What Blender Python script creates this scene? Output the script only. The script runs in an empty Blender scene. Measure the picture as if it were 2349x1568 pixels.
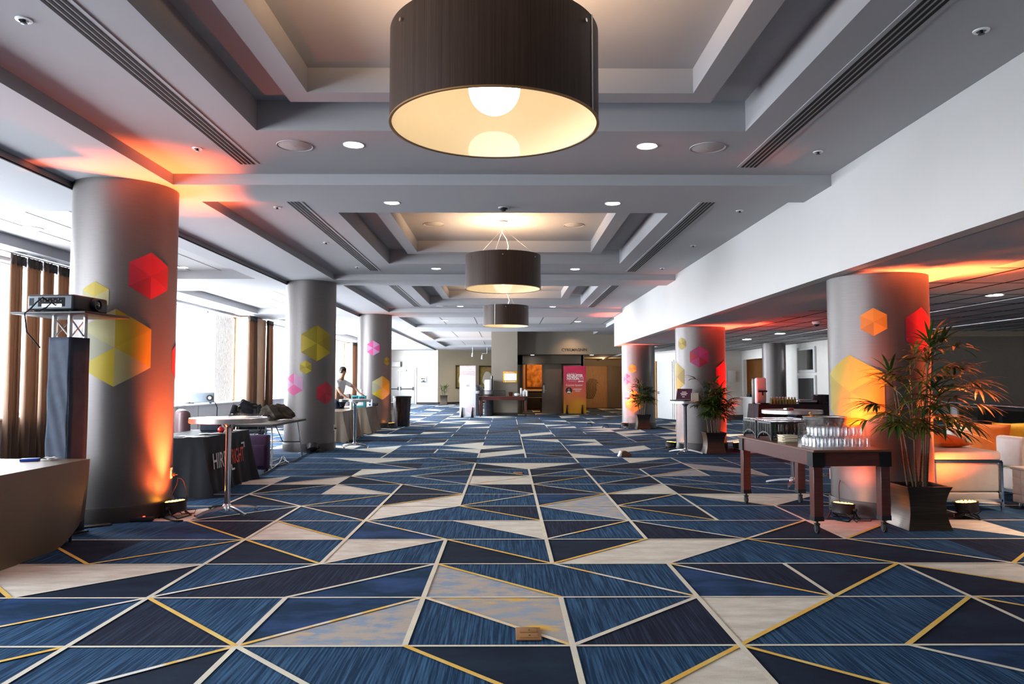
import bpy, bmesh, math, random
from mathutils import Vector, Matrix, Euler
S = bpy.context.scene
COL = S.collection
PI = math.pi
# ------------------------------------------------------------------ camera model
F = 1705.0; HC = 1.45
PT = math.atan(92 / F); YA = math.atan(11.5 / F)
def ray(x, y):
    u = x - 1174.5; w = 784 - y
    fy = F * math.cos(PT) - w * math.sin(PT); uz = F * math.sin(PT) + w * math.cos(PT)
    return Vector((u * math.cos(YA) + fy * math.sin(YA), -u * math.sin(YA) + fy * math.cos(YA), uz))
def G(x, y, z=0.0):                      # point of the photo on the horizontal plane z
    r = ray(x, y); t = (z - HC) / r.z
    return Vector((r.x * t, r.y * t, z))
def AY(x, y, Y):                         # point of the photo on the plane at depth Y
    r = ray(x, y); t = Y / r.y
    return Vector((r.x * t, Y, HC + r.z * t))
def CYL(x, y, cx, cy, R):                # point of the photo on an upright cylinder -> angle, z, distance
    r = ray(x, y); a = r.x * r.x + r.y * r.y; b = -2 * (r.x * cx + r.y * cy); c = cx * cx + cy * cy - R * R
    d = max(b * b - 4 * a * c, 0); t = (-b - math.sqrt(d)) / (2 * a)
    px, py = r.x * t, r.y * t
    return math.atan2(py - cy, px - cx), HC + r.z * t, t * math.hypot(r.x, r.y)

# ------------------------------------------------------------------ materials
MATS = {}
def nodes(name):
    m = bpy.data.materials.new(name); m.use_nodes = True
    nt = m.node_tree; return m, nt, nt.nodes['Principled BSDF']
def mat(name, col, rough=0.5, metal=0.0, var=0.08, scale=8.0, bump=0.0, bscale=None, stretch=None, emit=None, estr=0.0, alpha=None, trans=0.0, ior=1.45, aniso=0.0, spec=None, coat=0.0, sheen=0.0):
    m, nt, b = nodes(name)
    N = nt.nodes; L = nt.links
    tc = N.new('ShaderNodeTexCoord'); mp = N.new('ShaderNodeMapping'); L.new(tc.outputs['Object'], mp.inputs['Vector'])
    if stretch: mp.inputs['Scale'].default_value = stretch
    nz = N.new('ShaderNodeTexNoise'); nz.inputs['Scale'].default_value = scale; nz.inputs['Detail'].default_value = 4
    L.new(mp.outputs['Vector'], nz.inputs['Vector'])
    rp = N.new('ShaderNodeValToRGB')
    c = Vector(col[:3])
    rp.color_ramp.elements[0].position = 0.3; rp.color_ramp.elements[1].position = 0.7
    rp.color_ramp.elements[0].color = (*[max(0, v * (1 - var)) for v in c], 1)
    rp.color_ramp.elements[1].color = (*[min(1, v * (1 + var)) for v in c], 1)
    L.new(nz.outputs['Fac'], rp.inputs['Fac']); L.new(rp.outputs['Color'], b.inputs['Base Color'])
    b.inputs['Roughness'].default_value = rough; b.inputs['Metallic'].default_value = metal
    b.inputs['IOR'].default_value = ior
    if spec is not None: b.inputs['Specular IOR Level'].default_value = spec
    if aniso: b.inputs['Anisotropic'].default_value = aniso
    if coat: b.inputs['Coat Weight'].default_value = coat; b.inputs['Coat Roughness'].default_value = 0.15
    if sheen: b.inputs['Sheen Weight'].default_value = sheen
    if trans: b.inputs['Transmission Weight'].default_value = trans
    if emit: b.inputs['Emission Color'].default_value = (*emit, 1); b.inputs['Emission Strength'].default_value = estr
    if alpha is not None: b.inputs['Alpha'].default_value = alpha
    if bump:
        bp = N.new('ShaderNodeBump'); bp.inputs['Strength'].default_value = bump; bp.inputs['Distance'].default_value = 0.01
        n2 = N.new('ShaderNodeTexNoise'); n2.inputs['Scale'].default_value = bscale or scale * 4; L.new(mp.outputs['Vector'], n2.inputs['Vector'])
        L.new(n2.outputs['Fac'], bp.inputs['Height']); L.new(bp.outputs['Normal'], b.inputs['Normal'])
    MATS[name] = m
    return m
def glass_mat(name, tint=(0.95, 0.97, 0.97), gloss=0.1, rough=0.02):   # clear pane: lets light straight through, keeps its reflection
    m, nt, b = nodes(name); N = nt.nodes; L = nt.links
    N.remove(b); out = N['Material Output']
    t = N.new('ShaderNodeBsdfTransparent'); t.inputs['Color'].default_value = (*tint, 1)
    g = N.new('ShaderNodeBsdfGlossy'); g.inputs['Roughness'].default_value = rough
    fr = N.new('ShaderNodeLayerWeight'); fr.inputs['Blend'].default_value = 0.5
    pw = N.new('ShaderNodeMath'); pw.operation = 'POWER'; pw.inputs[1].default_value = 5; L.new(fr.outputs['Facing'], pw.inputs[0])
    ma = N.new('ShaderNodeMath'); ma.operation = 'MULTIPLY_ADD'; ma.inputs[1].default_value = 0.9; ma.inputs[2].default_value = gloss; ma.use_clamp = True
    L.new(pw.outputs[0], ma.inputs[0])
    mx = N.new('ShaderNodeMixShader'); L.new(ma.outputs[0], mx.inputs['Fac']); L.new(t.outputs[0], mx.inputs[1]); L.new(g.outputs[0], mx.inputs[2])
    L.new(mx.outputs[0], out.inputs['Surface'])
    MATS[name] = m; return m
def emat(name, col, s):
    m, nt, b = nodes(name)
    b.inputs['Base Color'].default_value = (*col, 1); b.inputs['Emission Color'].default_value = (*col, 1); b.inputs['Emission Strength'].default_value = s
    MATS[name] = m; return m

# ------------------------------------------------------------------ mesh builder
class MB:
    def __init__(s): s.v = []; s.f = []; s.mi = []; s.cur = 0; s.sm = []; s.smooth = False
    def add(s, verts, faces):
        o = len(s.v); s.v += [tuple(v) for v in verts]
        for f in faces: s.f.append([o + i for i in f]); s.mi.append(s.cur); s.sm.append(s.smooth)
    def box(s, x0, x1, y0, y1, z0, z1, M=None):
        vs = [Vector((x, y, z)) for z in (z0, z1) for y in (y0, y1) for x in (x0, x1)]
        if M is not None: vs = [M @ v for v in vs]
        s.add(vs, [(0, 2, 3, 1), (4, 5, 7, 6), (0, 1, 5, 4), (2, 6, 7, 3), (0, 4, 6, 2), (1, 3, 7, 5)]); return s
    def rbox(s, x0, x1, y0, y1, z0, z1, r=0.02, M=None, seg=3):   # box with rounded edges
        bm = bmesh.new(); bmesh.ops.create_cube(bm, size=1)
        for v in bm.verts: v.co = Vector(((x0 + x1) / 2 + v.co.x * (x1 - x0), (y0 + y1) / 2 + v.co.y * (y1 - y0), (z0 + z1) / 2 + v.co.z * (z1 - z0)))
        bmesh.ops.bevel(bm, geom=bm.edges[:], offset=min(r, (x1 - x0) / 2.01, (y1 - y0) / 2.01, (z1 - z0) / 2.01), segments=seg, affect='EDGES', profile=0.5)
        s.frombm(bm, M); return s
    def frombm(s, bm, M=None):
        bm.verts.index_update()
        s.add([(M @ v.co) if M is not None else v.co.copy() for v in bm.verts], [[v.index for v in f.verts] for f in bm.faces]); bm.free()
    def quad(s, a, b, c, d): s.add([a, b, c, d], [(0, 1, 2, 3)]); return s
    def poly(s, pts): s.add(pts, [tuple(range(len(pts)))]); return s
    def prism(s, pts, z0, z1, M=None):          # outline in xy, extruded in z
        n = len(pts); vs = [Vector((p[0], p[1], z0)) for p in pts] + [Vector((p[0], p[1], z1)) for p in pts]
        if M is not None: vs = [M @ v for v in vs]
        s.add(vs, [tuple(range(n))[::-1], tuple(range(n, 2 * n))] + [(i, (i + 1) % n, n + (i + 1) % n, n + i) for i in range(n)]); return s
    def lathe(s, prof, n=32, M=None, cap=True, a0=0, a1=2 * PI):
        full = abs(a1 - a0 - 2 * PI) < 1e-6; k = n if full else n + 1
        vs = []
        for (r, z) in prof:
            for i in range(k):
                a = a0 + (a1 - a0) * i / n; vs.append(Vector((r * math.cos(a), r * math.sin(a), z)))
        fs = []
        for j in range(len(prof) - 1):
            for i in range(n):
                i2 = (i + 1) % k; fs.append((j * k + i, j * k + i2, (j + 1) * k + i2, (j + 1) * k + i))
        if cap and full:
            if prof[0][0] > 1e-5: fs.append(tuple(range(k))[::-1])
            if prof[-1][0] > 1e-5: fs.append(tuple((len(prof) - 1) * k + i for i in range(k)))
        if M is not None: vs = [M @ v for v in vs]
        s.add(vs, fs); return s
    def cyl(s, p0, p1, r0, r1=None, n=16):
        r1 = r0 if r1 is None else r1
        p0 = Vector(p0); p1 = Vector(p1); d = p1 - p0; L = d.length
        M = Matrix.Translation(p0) @ d.to_track_quat('Z', 'Y').to_matrix().to_4x4()
        return s.lathe([(r0, 0), (r1, L)], n, M)
    def sphere(s, c, r, n=16, m=10, sc=(1, 1, 1), M=None):
        pr = [(max(r * math.sin(PI * i / m), 0 if 0 < i < m else 1e-6), -r * math.cos(PI * i / m)) for i in range(m + 1)]
        MM = Matrix.Translation(c) @ (M if M is not None else Matrix()) @ Matrix.Diagonal((*sc, 1))
        return s.lathe(pr, n, MM, cap=False)
    def tube(s, pts, r, n=8, r1=None):
        pts = [Vector(p) for p in pts]; N = len(pts); vs = []
        up = Vector((0, 0, 1)); prev = None
        for i, p in enumerate(pts):
            t = (pts[min(i + 1, N - 1)] - pts[max(i - 1, 0)]).normalized()
            a = t.cross(prev if prev is not None else (up if abs(t.z) < 0.9 else Vector((1, 0, 0)))).normalized() if prev is None else (prev - t * prev.dot(t)).normalized()
            prev = a; b = t.cross(a)
            rr = r if r1 is None else r + (r1 - r) * i / (N - 1)
            for k in range(n):
                an = 2 * PI * k / n; vs.append(p + (a * math.cos(an) + b * math.sin(an)) * rr)
        fs = [(i * n + k, i * n + (k + 1) % n, (i + 1) * n + (k + 1) % n, (i + 1) * n + k) for i in range(N - 1) for k in range(n)]
        fs += [tuple(range(n))[::-1], tuple((N - 1) * n + k for k in range(n))]
        s.add(vs, fs); return s
    def grid(s, fn, nu, nv, thick=0.0):
        vs = [Vector(fn(i / nu, j / nv)) for j in range(nv + 1) for i in range(nu + 1)]
        s.add(vs, [(j * (nu + 1) + i, j * (nu + 1) + i + 1, (j + 1) * (nu + 1) + i + 1, (j + 1) * (nu + 1) + i) for j in range(nv) for i in range(nu)]); return s
    def build(s, name, mats, parent=None, loc=(0, 0, 0), rot=(0, 0, 0), bevel=0.0, smooth=None, angle=0.6, solid=0.0, kind=None, label=None, cat=None, group=None, sub=0):
        me = bpy.data.meshes.new(name); me.from_pydata(s.v, [], s.f); me.update()
        if not isinstance(mats, (list, tuple)): mats = [mats]
        for m in mats: me.materials.append(MATS[m] if isinstance(m, str) else m)
        for p, i in zip(me.polygons, s.mi): p.material_index = i
        bm = bmesh.new(); bm.from_mesh(me)
        if kind != 'structure': bmesh.ops.recalc_face_normals(bm, faces=bm.faces[:])
        for f in bm.faces: f.smooth = True
        for e in bm.edges:
            if len(e.link_faces) == 2: e.smooth = e.calc_face_angle(0) < angle
        bm.to_mesh(me); bm.free()
        o = bpy.data.objects.new(name, me); COL.objects.link(o)
        o.location = loc; o.rotation_euler = rot
        if parent is not None: o.parent = parent
        if solid:
            md = o.modifiers.new('solid', 'SOLIDIFY'); md.thickness = solid; md.offset = 0
        if bevel:
            md = o.modifiers.new('bevel', 'BEVEL'); md.width = bevel; md.segments = 2; md.limit_method = 'ANGLE'
        if sub:
            md = o.modifiers.new('sub', 'SUBSURF'); md.levels = sub; md.render_levels = sub
        if kind: o['kind'] = kind
        if label: o['label'] = label
        if cat: o['category'] = cat
        if group: o['group'] = group
        return o
def thing(name, label, cat, loc=(0, 0, 0), rz=0.0, group=None):
    o = bpy.data.objects.new(name, None); COL.objects.link(o); o.empty_display_size = 0.1
    o.location = loc; o.rotation_euler = (0, 0, rz); o['label'] = label; o['category'] = cat
    if group: o['group'] = group
    return o
CH = {}
def kids(o): return [c for c in COL.objects if c.parent == o]
def dup(root, loc, rz=None, label=None, group=None, rot=None):
    def cp(o, par):
        c = o.copy(); COL.objects.link(c)
        if par is not None: c.parent = par
        for k in kids(o): cp(k, c)
        return c
    src_kids = None
    r = cp(root, None); r.location = loc
    if rz is not None: r.rotation_euler = (0, 0, rz)
    if rot is not None: r.rotation_euler = rot
    if label: r['label'] = label
    if group: r['group'] = group
    return r
def text_mb(body, size, M, extrude=0.0, font_w=1.0, align='CENTER', bold=0.0):
    cu = bpy.data.curves.new('txt', 'FONT'); cu.body = body; cu.size = size; cu.align_x = align; cu.align_y = 'CENTER'; cu.extrude = extrude; cu.offset = bold; cu.resolution_u = 3
    o = bpy.data.objects.new('txt', cu); COL.objects.link(o)
    dg = bpy.context.evaluated_depsgraph_get(); me = bpy.data.meshes.new_from_object(o.evaluated_get(dg))
    bpy.data.objects.remove(o); bpy.data.curves.remove(cu)
    vs = [M @ Vector((v.co.x * font_w, v.co.y, v.co.z)) for v in me.vertices]; fs = [tuple(p.vertices) for p in me.polygons]
    bpy.data.meshes.remove(me); return vs, fs
# text plane frames: writing that faces -Y (towards the viewer down the hall)
FACE_MY = Matrix(((1, 0, 0, 0), (0, 0, -1, 0), (0, 1, 0, 0), (0, 0, 0, 1)))
def light(name, kind, loc, energy, color=(1, 1, 1), parent=None, rot=(0, 0, 0), **kw):
    d = bpy.data.lights.new(name, kind); d.energy = energy; d.color = color
    for k, v in kw.items(): setattr(d, k, v)
    o = bpy.data.objects.new(name, d); COL.objects.link(o); o.location = loc; o.rotation_euler = rot
    if parent is not None: o.parent = parent
    return o
RND = random.Random(7)
# ------------------------------------------------------------------ material library
mat('ceiling_paint', (0.385, 0.385, 0.405), 0.8, var=0.015, scale=1.5)
mat('beam_paint', (0.54, 0.535, 0.525), 0.42, var=0.02, scale=1.2)
mat('wall_cream', (0.72, 0.70, 0.66), 0.8, var=0.03, scale=3, bump=0.05, bscale=60)
mat('wall_taupe', (0.25, 0.215, 0.172), 0.85, var=0.05, scale=30, bump=0.1, bscale=90)
mat('wall_tan', (0.42, 0.36, 0.26), 0.85, var=0.05, scale=30, bump=0.1, bscale=90)
mat('wall_dark', (0.25, 0.215, 0.185), 0.85, var=0.06, scale=20)
mat('wood_pier', (0.42, 0.25, 0.13), 0.6, var=0.12, scale=5, stretch=(6, 6, 0.6))
mat('base_dark', (0.035, 0.03, 0.028), 0.45, var=0.1)
mat('sill_panel', (0.55, 0.53, 0.52), 0.7, var=0.03)
mat('black_slot', (0.006, 0.006, 0.006), 0.9, var=0)
mat('black_plastic', (0.018, 0.018, 0.02), 0.4, var=0.15)
mat('black_rubber', (0.02, 0.02, 0.02), 0.7, var=0.15)
mat('black_metal', (0.02, 0.02, 0.022), 0.35, metal=0.6, var=0.15)
mat('black_cloth', (0.016, 0.018, 0.024), 0.85, var=0.25, scale=14, bump=0.15, bscale=300, sheen=0.05)
mat('logo_cloth', (0.007, 0.009, 0.014), 0.6, var=0.2, scale=10, bump=0.12, bscale=200, spec=.25)
mat('blue_black_cloth', (0.028, 0.040, 0.066), 0.75, var=0.2, scale=10, bump=0.12, bscale=200)
mat('tan_cloth', (0.13, 0.092, 0.058), 0.36, spec=.9, var=0.08, scale=60, stretch=(1, 1, 6), bump=0.12, bscale=220)
mat('curtain_brown', (0.13, 0.075, 0.045), 0.85, var=0.15, scale=6, stretch=(8, 8, 0.5))
mat('chrome', (0.75, 0.75, 0.77), 0.12, metal=1.0, var=0.02)
mat('steel', (0.55, 0.55, 0.55), 0.28, metal=1.0, var=0.08, scale=20)
mat('alu', (0.6, 0.6, 0.62), 0.35, metal=0.9, var=0.05)
mat('brushed_top', (0.62, 0.62, 0.63), 0.3, metal=0.85, var=0.08, scale=30)
mat('white_plastic', (0.8, 0.8, 0.8), 0.4, var=0.02)
mat('outlet_white', (0.75, 0.74, 0.72), 0.4, var=0.02)
mat('white_paper', (0.82, 0.82, 0.82), 0.7, var=0.02)
mat('napkin', (0.75, 0.68, 0.52), 0.8, var=0.06, scale=40)
mat('mahogany', (0.085, 0.022, 0.018), 0.32, var=0.25, scale=5, stretch=(1, 14, 14), coat=0.25)
mat('table_top_wood', (0.13, 0.05, 0.028), 0.35, var=0.25, scale=5, stretch=(14, 1, 14), coat=0.2)
mat('leather_white', (0.74, 0.70, 0.66), 0.45, var=0.04, scale=12, bump=0.06, bscale=120)
mat('leather_brown', (0.15, 0.08, 0.09), 0.4, var=0.2, scale=6)
mat('cushion_orange', (0.78, 0.20, 0.02), 0.75, var=0.06, scale=18, bump=0.1, bscale=140)
mat('cushion_yellow', (0.82, 0.48, 0.02), 0.75, var=0.06, scale=18, bump=0.1, bscale=140)
mat('planter_bronze', (0.085, 0.066, 0.054), 0.30, metal=0.85, var=0.25, scale=6, stretch=(0.6, 0.6, 12))
mat('soil', (0.02, 0.016, 0.013), 0.8, var=0.4, scale=40, bump=0.5)
mat('leaf', (0.030, 0.070, 0.012), 0.4, var=0.5, scale=6)
mat('leaf_light', (0.07, 0.13, 0.02), 0.42, var=0.4, scale=6)
mat('cane', (0.10, 0.06, 0.035), 0.6, var=0.4, scale=18, stretch=(1, 1, 6))
mat('purple_cloth', (0.045, 0.018, 0.06), 0.7, var=0.2, scale=10)
mat('bag_brown', (0.035, 0.024, 0.015), 0.7, var=0.5, scale=9, bump=0.4, bscale=18)
mat('projector_grey', (0.10, 0.12, 0.145), 0.5, var=0.06)
mat('projector_dark', (0.022, 0.022, 0.024), 0.4, var=0.1)
mat('lens', (0.02, 0.02, 0.03), 0.03, var=0, coat=1)
mat('teal_box', (0.03, 0.30, 0.33), 0.5, var=0.08)
mat('red_gloss', (0.5, 0.015, 0.012), 0.2, var=0.05)
mat('blue_pad', (0.01, 0.05, 0.35), 0.4, var=0.1)
mat('trash_liner', (0.022, 0.017, 0.02), 0.42, var=0.3, scale=8, bump=0.35, bscale=14)
mat('door_grey', (0.62, 0.63, 0.62), 0.5, var=0.02)
mat('door_brown', (0.17, 0.135, 0.105), 0.55, var=0.1, scale=6, stretch=(10, 10, 0.8))
mat('door_orange', (0.50, 0.26, 0.10), 0.55, var=0.12, scale=6, stretch=(10, 10, 0.8))
mat('brass', (0.36, 0.19, 0.07), 0.45, metal=0.6, var=0.1)
mat('skin', (0.36, 0.18, 0.11), 0.55, var=0.08)
mat('hair_dark', (0.012, 0.009, 0.008), 0.6, var=0.3)
mat('tee_white', (0.72, 0.73, 0.74), 0.8, var=0.03)
mat('jeans', (0.02, 0.025, 0.045), 0.8, var=0.2)
mat('lamp_inner', (0.82, 0.70, 0.47), 0.4, var=0.015, coat=0.9); MATS['lamp_inner'].node_tree.nodes['Principled BSDF'].inputs['Coat Roughness'].default_value = 0.03
mat('lamp_seam', (0.72, 0.70, 0.66), 0.4, var=0.02)
mat('lettering', (0.02, 0.018, 0.016), 0.5, var=0.05)
mat('juice_green', (0.25, 0.34, 0.08), 0.3, var=0.15, trans=0.3)
mat('bottle_green', (0.03, 0.16, 0.06), 0.15, var=0.2, trans=0.4)
mat('bottle_red', (0.22, 0.05, 0.03), 0.15, var=0.2, trans=0.4)
mat('bottle_clear', (0.6, 0.62, 0.6), 0.1, var=0.05, trans=0.5)
mat('art_cream', (0.75, 0.71, 0.60), 0.7, var=0.04)
mat('art_olive', (0.30, 0.25, 0.06), 0.7, var=0.35, scale=5)
mat('art_amber', (0.45, 0.17, 0.02), 0.6, var=0.7, scale=4)
mat('frame_brown', (0.06, 0.03, 0.018), 0.5, var=0.2)
mat('grey_fabric', (0.06, 0.065, 0.075), 0.8, var=0.15, scale=30)
mat('chair_gold', (0.22, 0.18, 0.09), 0.4, metal=0.7, var=0.1)
mat('cable', (0.012, 0.012, 0.012), 0.5, var=0.1)
mat('mirror', (0.55, 0.55, 0.55), 0.05, metal=1.0, var=0.02)
mat('tile_white', (0.48, 0.47, 0.47), 0.85, var=0.04, scale=40)
glass_mat('window_glass', (0.97, 0.98, 0.98), 0.02)
glass_mat('tumbler_glass', (0.98, 0.985, 0.99), 0.07, 0.05)
glass_mat('cup_clear', (.86, .87, .88), .22, .12)
glass_mat('rail_glass', (0.55, 0.60, 0.62), 0.18, 0.01)
emat('globe_glow', (1.0, 0.93, 0.80), 5.0)
emat('downlight_glow', (1.0, 0.96, 0.90), 14.0)
emat('led_orange', (1.0, 0.34, 0.03), 16.0)
emat('led_red', (1.0, 0.14, 0.04), 14.0)
emat('screen_white', (1.0, 1.0, 1.0), 1.6)
emat('red_led', (1, 0.05, 0.03), 3)

def column_mat():
    m, nt, b = nodes('column_metal'); N = nt.nodes; L = nt.links
    tc = N.new('ShaderNodeTexCoord'); mp = N.new('ShaderNodeMapping'); mp.inputs['Scale'].default_value = (3, 3, 160)
    L.new(tc.outputs['Object'], mp.inputs['Vector'])
    nz = N.new('ShaderNodeTexNoise'); nz.inputs['Scale'].default_value = 2.0; nz.inputs['Detail'].default_value = 3; L.new(mp.outputs['Vector'], nz.inputs['Vector'])
    rp = N.new('ShaderNodeValToRGB'); rp.color_ramp.elements[0].color = (0.125, 0.116, 0.114, 1); rp.color_ramp.elements[1].color = (0.175, 0.162, 0.158, 1)
    L.new(nz.outputs['Fac'], rp.inputs['Fac']); L.new(rp.outputs['Color'], b.inputs['Base Color'])
    b.inputs['Metallic'].default_value = 0.75; b.inputs['Roughness'].default_value = 0.47
    MATS['column_metal'] = m
column_mat()
def shade_mat():
    m, nt, b = nodes('lamp_wood'); N = nt.nodes; L = nt.links
    tc = N.new('ShaderNodeTexCoord'); mp = N.new('ShaderNodeMapping'); mp.inputs['Scale'].default_value = (70, 70, 0.7)
    L.new(tc.outputs['Object'], mp.inputs['Vector'])
    nz = N.new('ShaderNodeTexNoise'); nz.inputs['Scale'].default_value = 1.6; nz.inputs['Detail'].default_value = 5; L.new(mp.outputs['Vector'], nz.inputs['Vector'])
    rp = N.new('ShaderNodeValToRGB'); rp.color_ramp.elements[0].position = .3; rp.color_ramp.elements[0].color = (0.028, 0.015, 0.010, 1); rp.color_ramp.elements[1].position = .75; rp.color_ramp.elements[1].color = (0.058, 0.033, 0.022, 1)
    L.new(nz.outputs['Fac'], rp.inputs['Fac']); L.new(rp.outputs['Color'], b.inputs['Base Color'])
    b.inputs['Roughness'].default_value = 0.45; b.inputs['Specular IOR Level'].default_value = 0.25
    MATS['lamp_wood'] = m
shade_mat()
def carpet_mat(name, c0, c1, sx, sy, lo, hi, c2=None, sc2=1.2, lo2=0.55, hi2=0.65, fine=0.25):
    m, nt, b = nodes(name); N = nt.nodes; L = nt.links
    tc = N.new('ShaderNodeTexCoord')
    mp = N.new('ShaderNodeMapping'); mp.inputs['Scale'].default_value = (sx, sy, 1); L.new(tc.outputs['Object'], mp.inputs['Vector'])
    nz = N.new('ShaderNodeTexNoise'); nz.inputs['Scale'].default_value = 1.0; nz.inputs['Detail'].default_value = 5; nz.inputs['Roughness'].default_value = 0.62; L.new(mp.outputs['Vector'], nz.inputs['Vector'])
    rp = N.new('ShaderNodeValToRGB'); rp.color_ramp.elements[0].position = lo; rp.color_ramp.elements[1].position = hi
    rp.color_ramp.elements[0].color = (*c0, 1); rp.color_ramp.elements[1].color = (*c1, 1); L.new(nz.outputs['Fac'], rp.inputs['Fac'])
    col = rp.outputs['Color']
    if c2:
        n3 = N.new('ShaderNodeTexNoise'); n3.inputs['Scale'].default_value = sc2; n3.inputs['Detail'].default_value = 8; n3.inputs['Roughness'].default_value = 0.7
        mp3 = N.new('ShaderNodeMapping'); mp3.inputs['Scale'].default_value = (1, 2.2, 1); L.new(tc.outputs['Object'], mp3.inputs['Vector']); L.new(mp3.outputs['Vector'], n3.inputs['Vector'])
        r3 = N.new('ShaderNodeValToRGB'); r3.color_ramp.elements[0].position = lo2; r3.color_ramp.elements[1].position = hi2; L.new(n3.outputs['Fac'], r3.inputs['Fac'])
        mx = N.new('ShaderNodeMix'); mx.data_type = 'RGBA'; L.new(r3.outputs['Color'], mx.inputs['Factor']); L.new(col, mx.inputs['A']); mx.inputs['B'].default_value = (*c2, 1)
        col = mx.outputs['Result']
    n2 = N.new('ShaderNodeTexNoise'); n2.inputs['Scale'].default_value = 220; n2.inputs['Detail'].default_value = 2; L.new(tc.outputs['Object'], n2.inputs['Vector'])
    mr = N.new('ShaderNodeMapRange'); mr.inputs['To Min'].default_value = 1 - fine; mr.inputs['To Max'].default_value = 1 + fine; L.new(n2.outputs['Fac'], mr.inputs['Value'])
    mm = N.new('ShaderNodeMix'); mm.data_type = 'RGBA'; mm.blend_type = 'MULTIPLY'; mm.inputs['Factor'].default_value = 1; L.new(col, mm.inputs['A']); L.new(mr.outputs['Result'], mm.inputs['B'])
    L.new(mm.outputs['Result'], b.inputs['Base Color'])
    b.inputs['Roughness'].default_value = 0.95; b.inputs['Specular IOR Level'].default_value = 0.15
    bp = N.new('ShaderNodeBump'); bp.inputs['Strength'].default_value = 0.3; bp.inputs['Distance'].default_value = 0.004; L.new(n2.outputs['Fac'], bp.inputs['Height']); L.new(bp.outputs['Normal'], b.inputs['Normal'])
    MATS[name] = m
carpet_mat('carpet_streak', (0.0060, 0.0337, 0.0853), (0.0658, 0.1850, 0.3488), 75, 1.7, 0.44, 0.74)
carpet_mat('carpet_dark_streak', (0.0073, 0.0123, 0.0310), (0.0294, 0.0595, 0.1126), 75, 1.7, 0.45, 0.75)
carpet_mat('carpet_navy', (0.0073, 0.0151, 0.0350), (0.0132, 0.0317, 0.0601), 2, 4, 0.35, 0.7)
carpet_mat('carpet_cloud', (0.0071, 0.0351, 0.0814), (0.0334, 0.0882, 0.2394), 1.6, 3.4, 0.42, 0.72)
carpet_mat('carpet_beige', (0.6316, 0.6014, 0.5166), (0.8245, 0.8241, 0.7263), 3, 9, 0.35, 0.65, (0.5968, 0.3881, 0.1997), 0.9, 0.60, 0.75)
carpet_mat('carpet_gold', (0.4807, 0.4441, 0.3822), (0.3201, 0.4113, 0.5198), 5, 9, 0.45, 0.6, (0.8500, 0.5424, 0.0683), 1.1, 0.52, 0.60)
carpet_mat('carpet_mottle', (0.4961, 0.4610, 0.3980), (0.2728, 0.3785, 0.5198), 6, 10, 0.45, 0.62, (0.8008, 0.5266, 0.1533), 1.6, 0.60, 0.70)
carpet_mat('line_gold', (0.8500, 0.5242, 0.0966), (0.8500, 0.6880, 0.2576), 4, 4, 0.4, 0.7)
carpet_mat('line_beige', (0.7342, 0.7032, 0.6102), (0.8500, 0.8500, 0.6560), 3, 3, 0.4, 0.7)
carpet_mat('line_mix', (0.8500, 0.5569, 0.1288), (0.8500, 0.8500, 0.7728), 2.2, 2.2, 0.42, 0.55)

def curtain_mat():
    m, nt, b = nodes('curtain_glow'); N = nt.nodes; L = nt.links
    tc = N.new('ShaderNodeTexCoord'); mp = N.new('ShaderNodeMapping'); mp.inputs['Scale'].default_value = (40, 40, 3); L.new(tc.outputs['Object'], mp.inputs['Vector'])
    nz = N.new('ShaderNodeTexNoise'); nz.inputs['Scale'].default_value = 2; L.new(mp.outputs['Vector'], nz.inputs['Vector'])
    rp = N.new('ShaderNodeValToRGB'); rp.color_ramp.elements[0].color = (.11, .062, .038, 1); rp.color_ramp.elements[1].color = (.17, .10, .062, 1); L.new(nz.outputs['Fac'], rp.inputs['Fac']); L.new(rp.outputs['Color'], b.inputs['Base Color']); b.inputs['Roughness'].default_value = .85
    t = N.new('ShaderNodeBsdfTranslucent'); t.inputs['Color'].default_value = (.40, .25, .165, 1); mx = N.new('ShaderNodeMixShader'); mx.inputs['Fac'].default_value = .30
    L.new(b.outputs[0], mx.inputs[1]); L.new(t.outputs[0], mx.inputs[2]); L.new(mx.outputs[0], N['Material Output'].inputs['Surface']); MATS['curtain_glow'] = m
curtain_mat()
# ================================================================== FLOOR (patterned carpet)
GX0, GY0, GS = -0.562, 4.172, 0.9245
def gp(i, j): return (GX0 + GS * i, GY0 + GS * j)
PO = []   # carpet patches on the 0.92 m lattice of the pattern
def P(t, *p): PO.append((t, p))
T = {'S': 1, 'K': 2, 'N': 3, 'C': 4, 'B': 5, 'G': 6, 'M': 7}
P('M', (0,2),(1,1),(0,1)); P('G', (0,1),(1,1),(1,0)); P('M', (-1,0),(0,1),(0,0)); P('C', (-1,1),(0,2),(0,1),(-1,0))
P('K', (-2,1),(-1,2),(0,2),(-1,1)); P('B', (-1,3),(0,3),(-1,2)); P('C', (-1,3),(-1,4),(0,3)); P('N', (0,3),(1,2),(0,2))
P('B', (0,4),(1,4),(1,3)); P('B', (-1,4),(-1,5),(0,6),(0,5)); P('K', (0,5),(1,5),(1,4)); P('C', (-1,8),(0,8),(0,7)); P('K', (-1,8),(0,9),(0,8))
P('N', (-1,7),(0,6),(-1,6)); P('K', (-1,6),(0,6),(-1,5)); P('B', (-2,6),(-2,7),(-1,6)); P('N', (-2,8),(-1,7),(-2,7))
P('B', (-2,4),(-1,3),(-2,3)); P('K', (-2,5),(-1,5),(-1,4)); P('B', (-3,7),(-2,8),(-2,7)); P('N', (-3,6),(-3,7),(-2,7)); P('N', (-3,8),(-2,9),(-2,8))
P('C', (-3,7),(-3,8),(-2,8)); P('N', (-3,5),(-3,6),(-2,5)); P('B', (-4,4),(-3,5),(-3,4)); P('K', (-3,4),(-2,5),(-2,4),(-2,3)); P('N', (-2,3),(-1,2),(-2,2))
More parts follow.
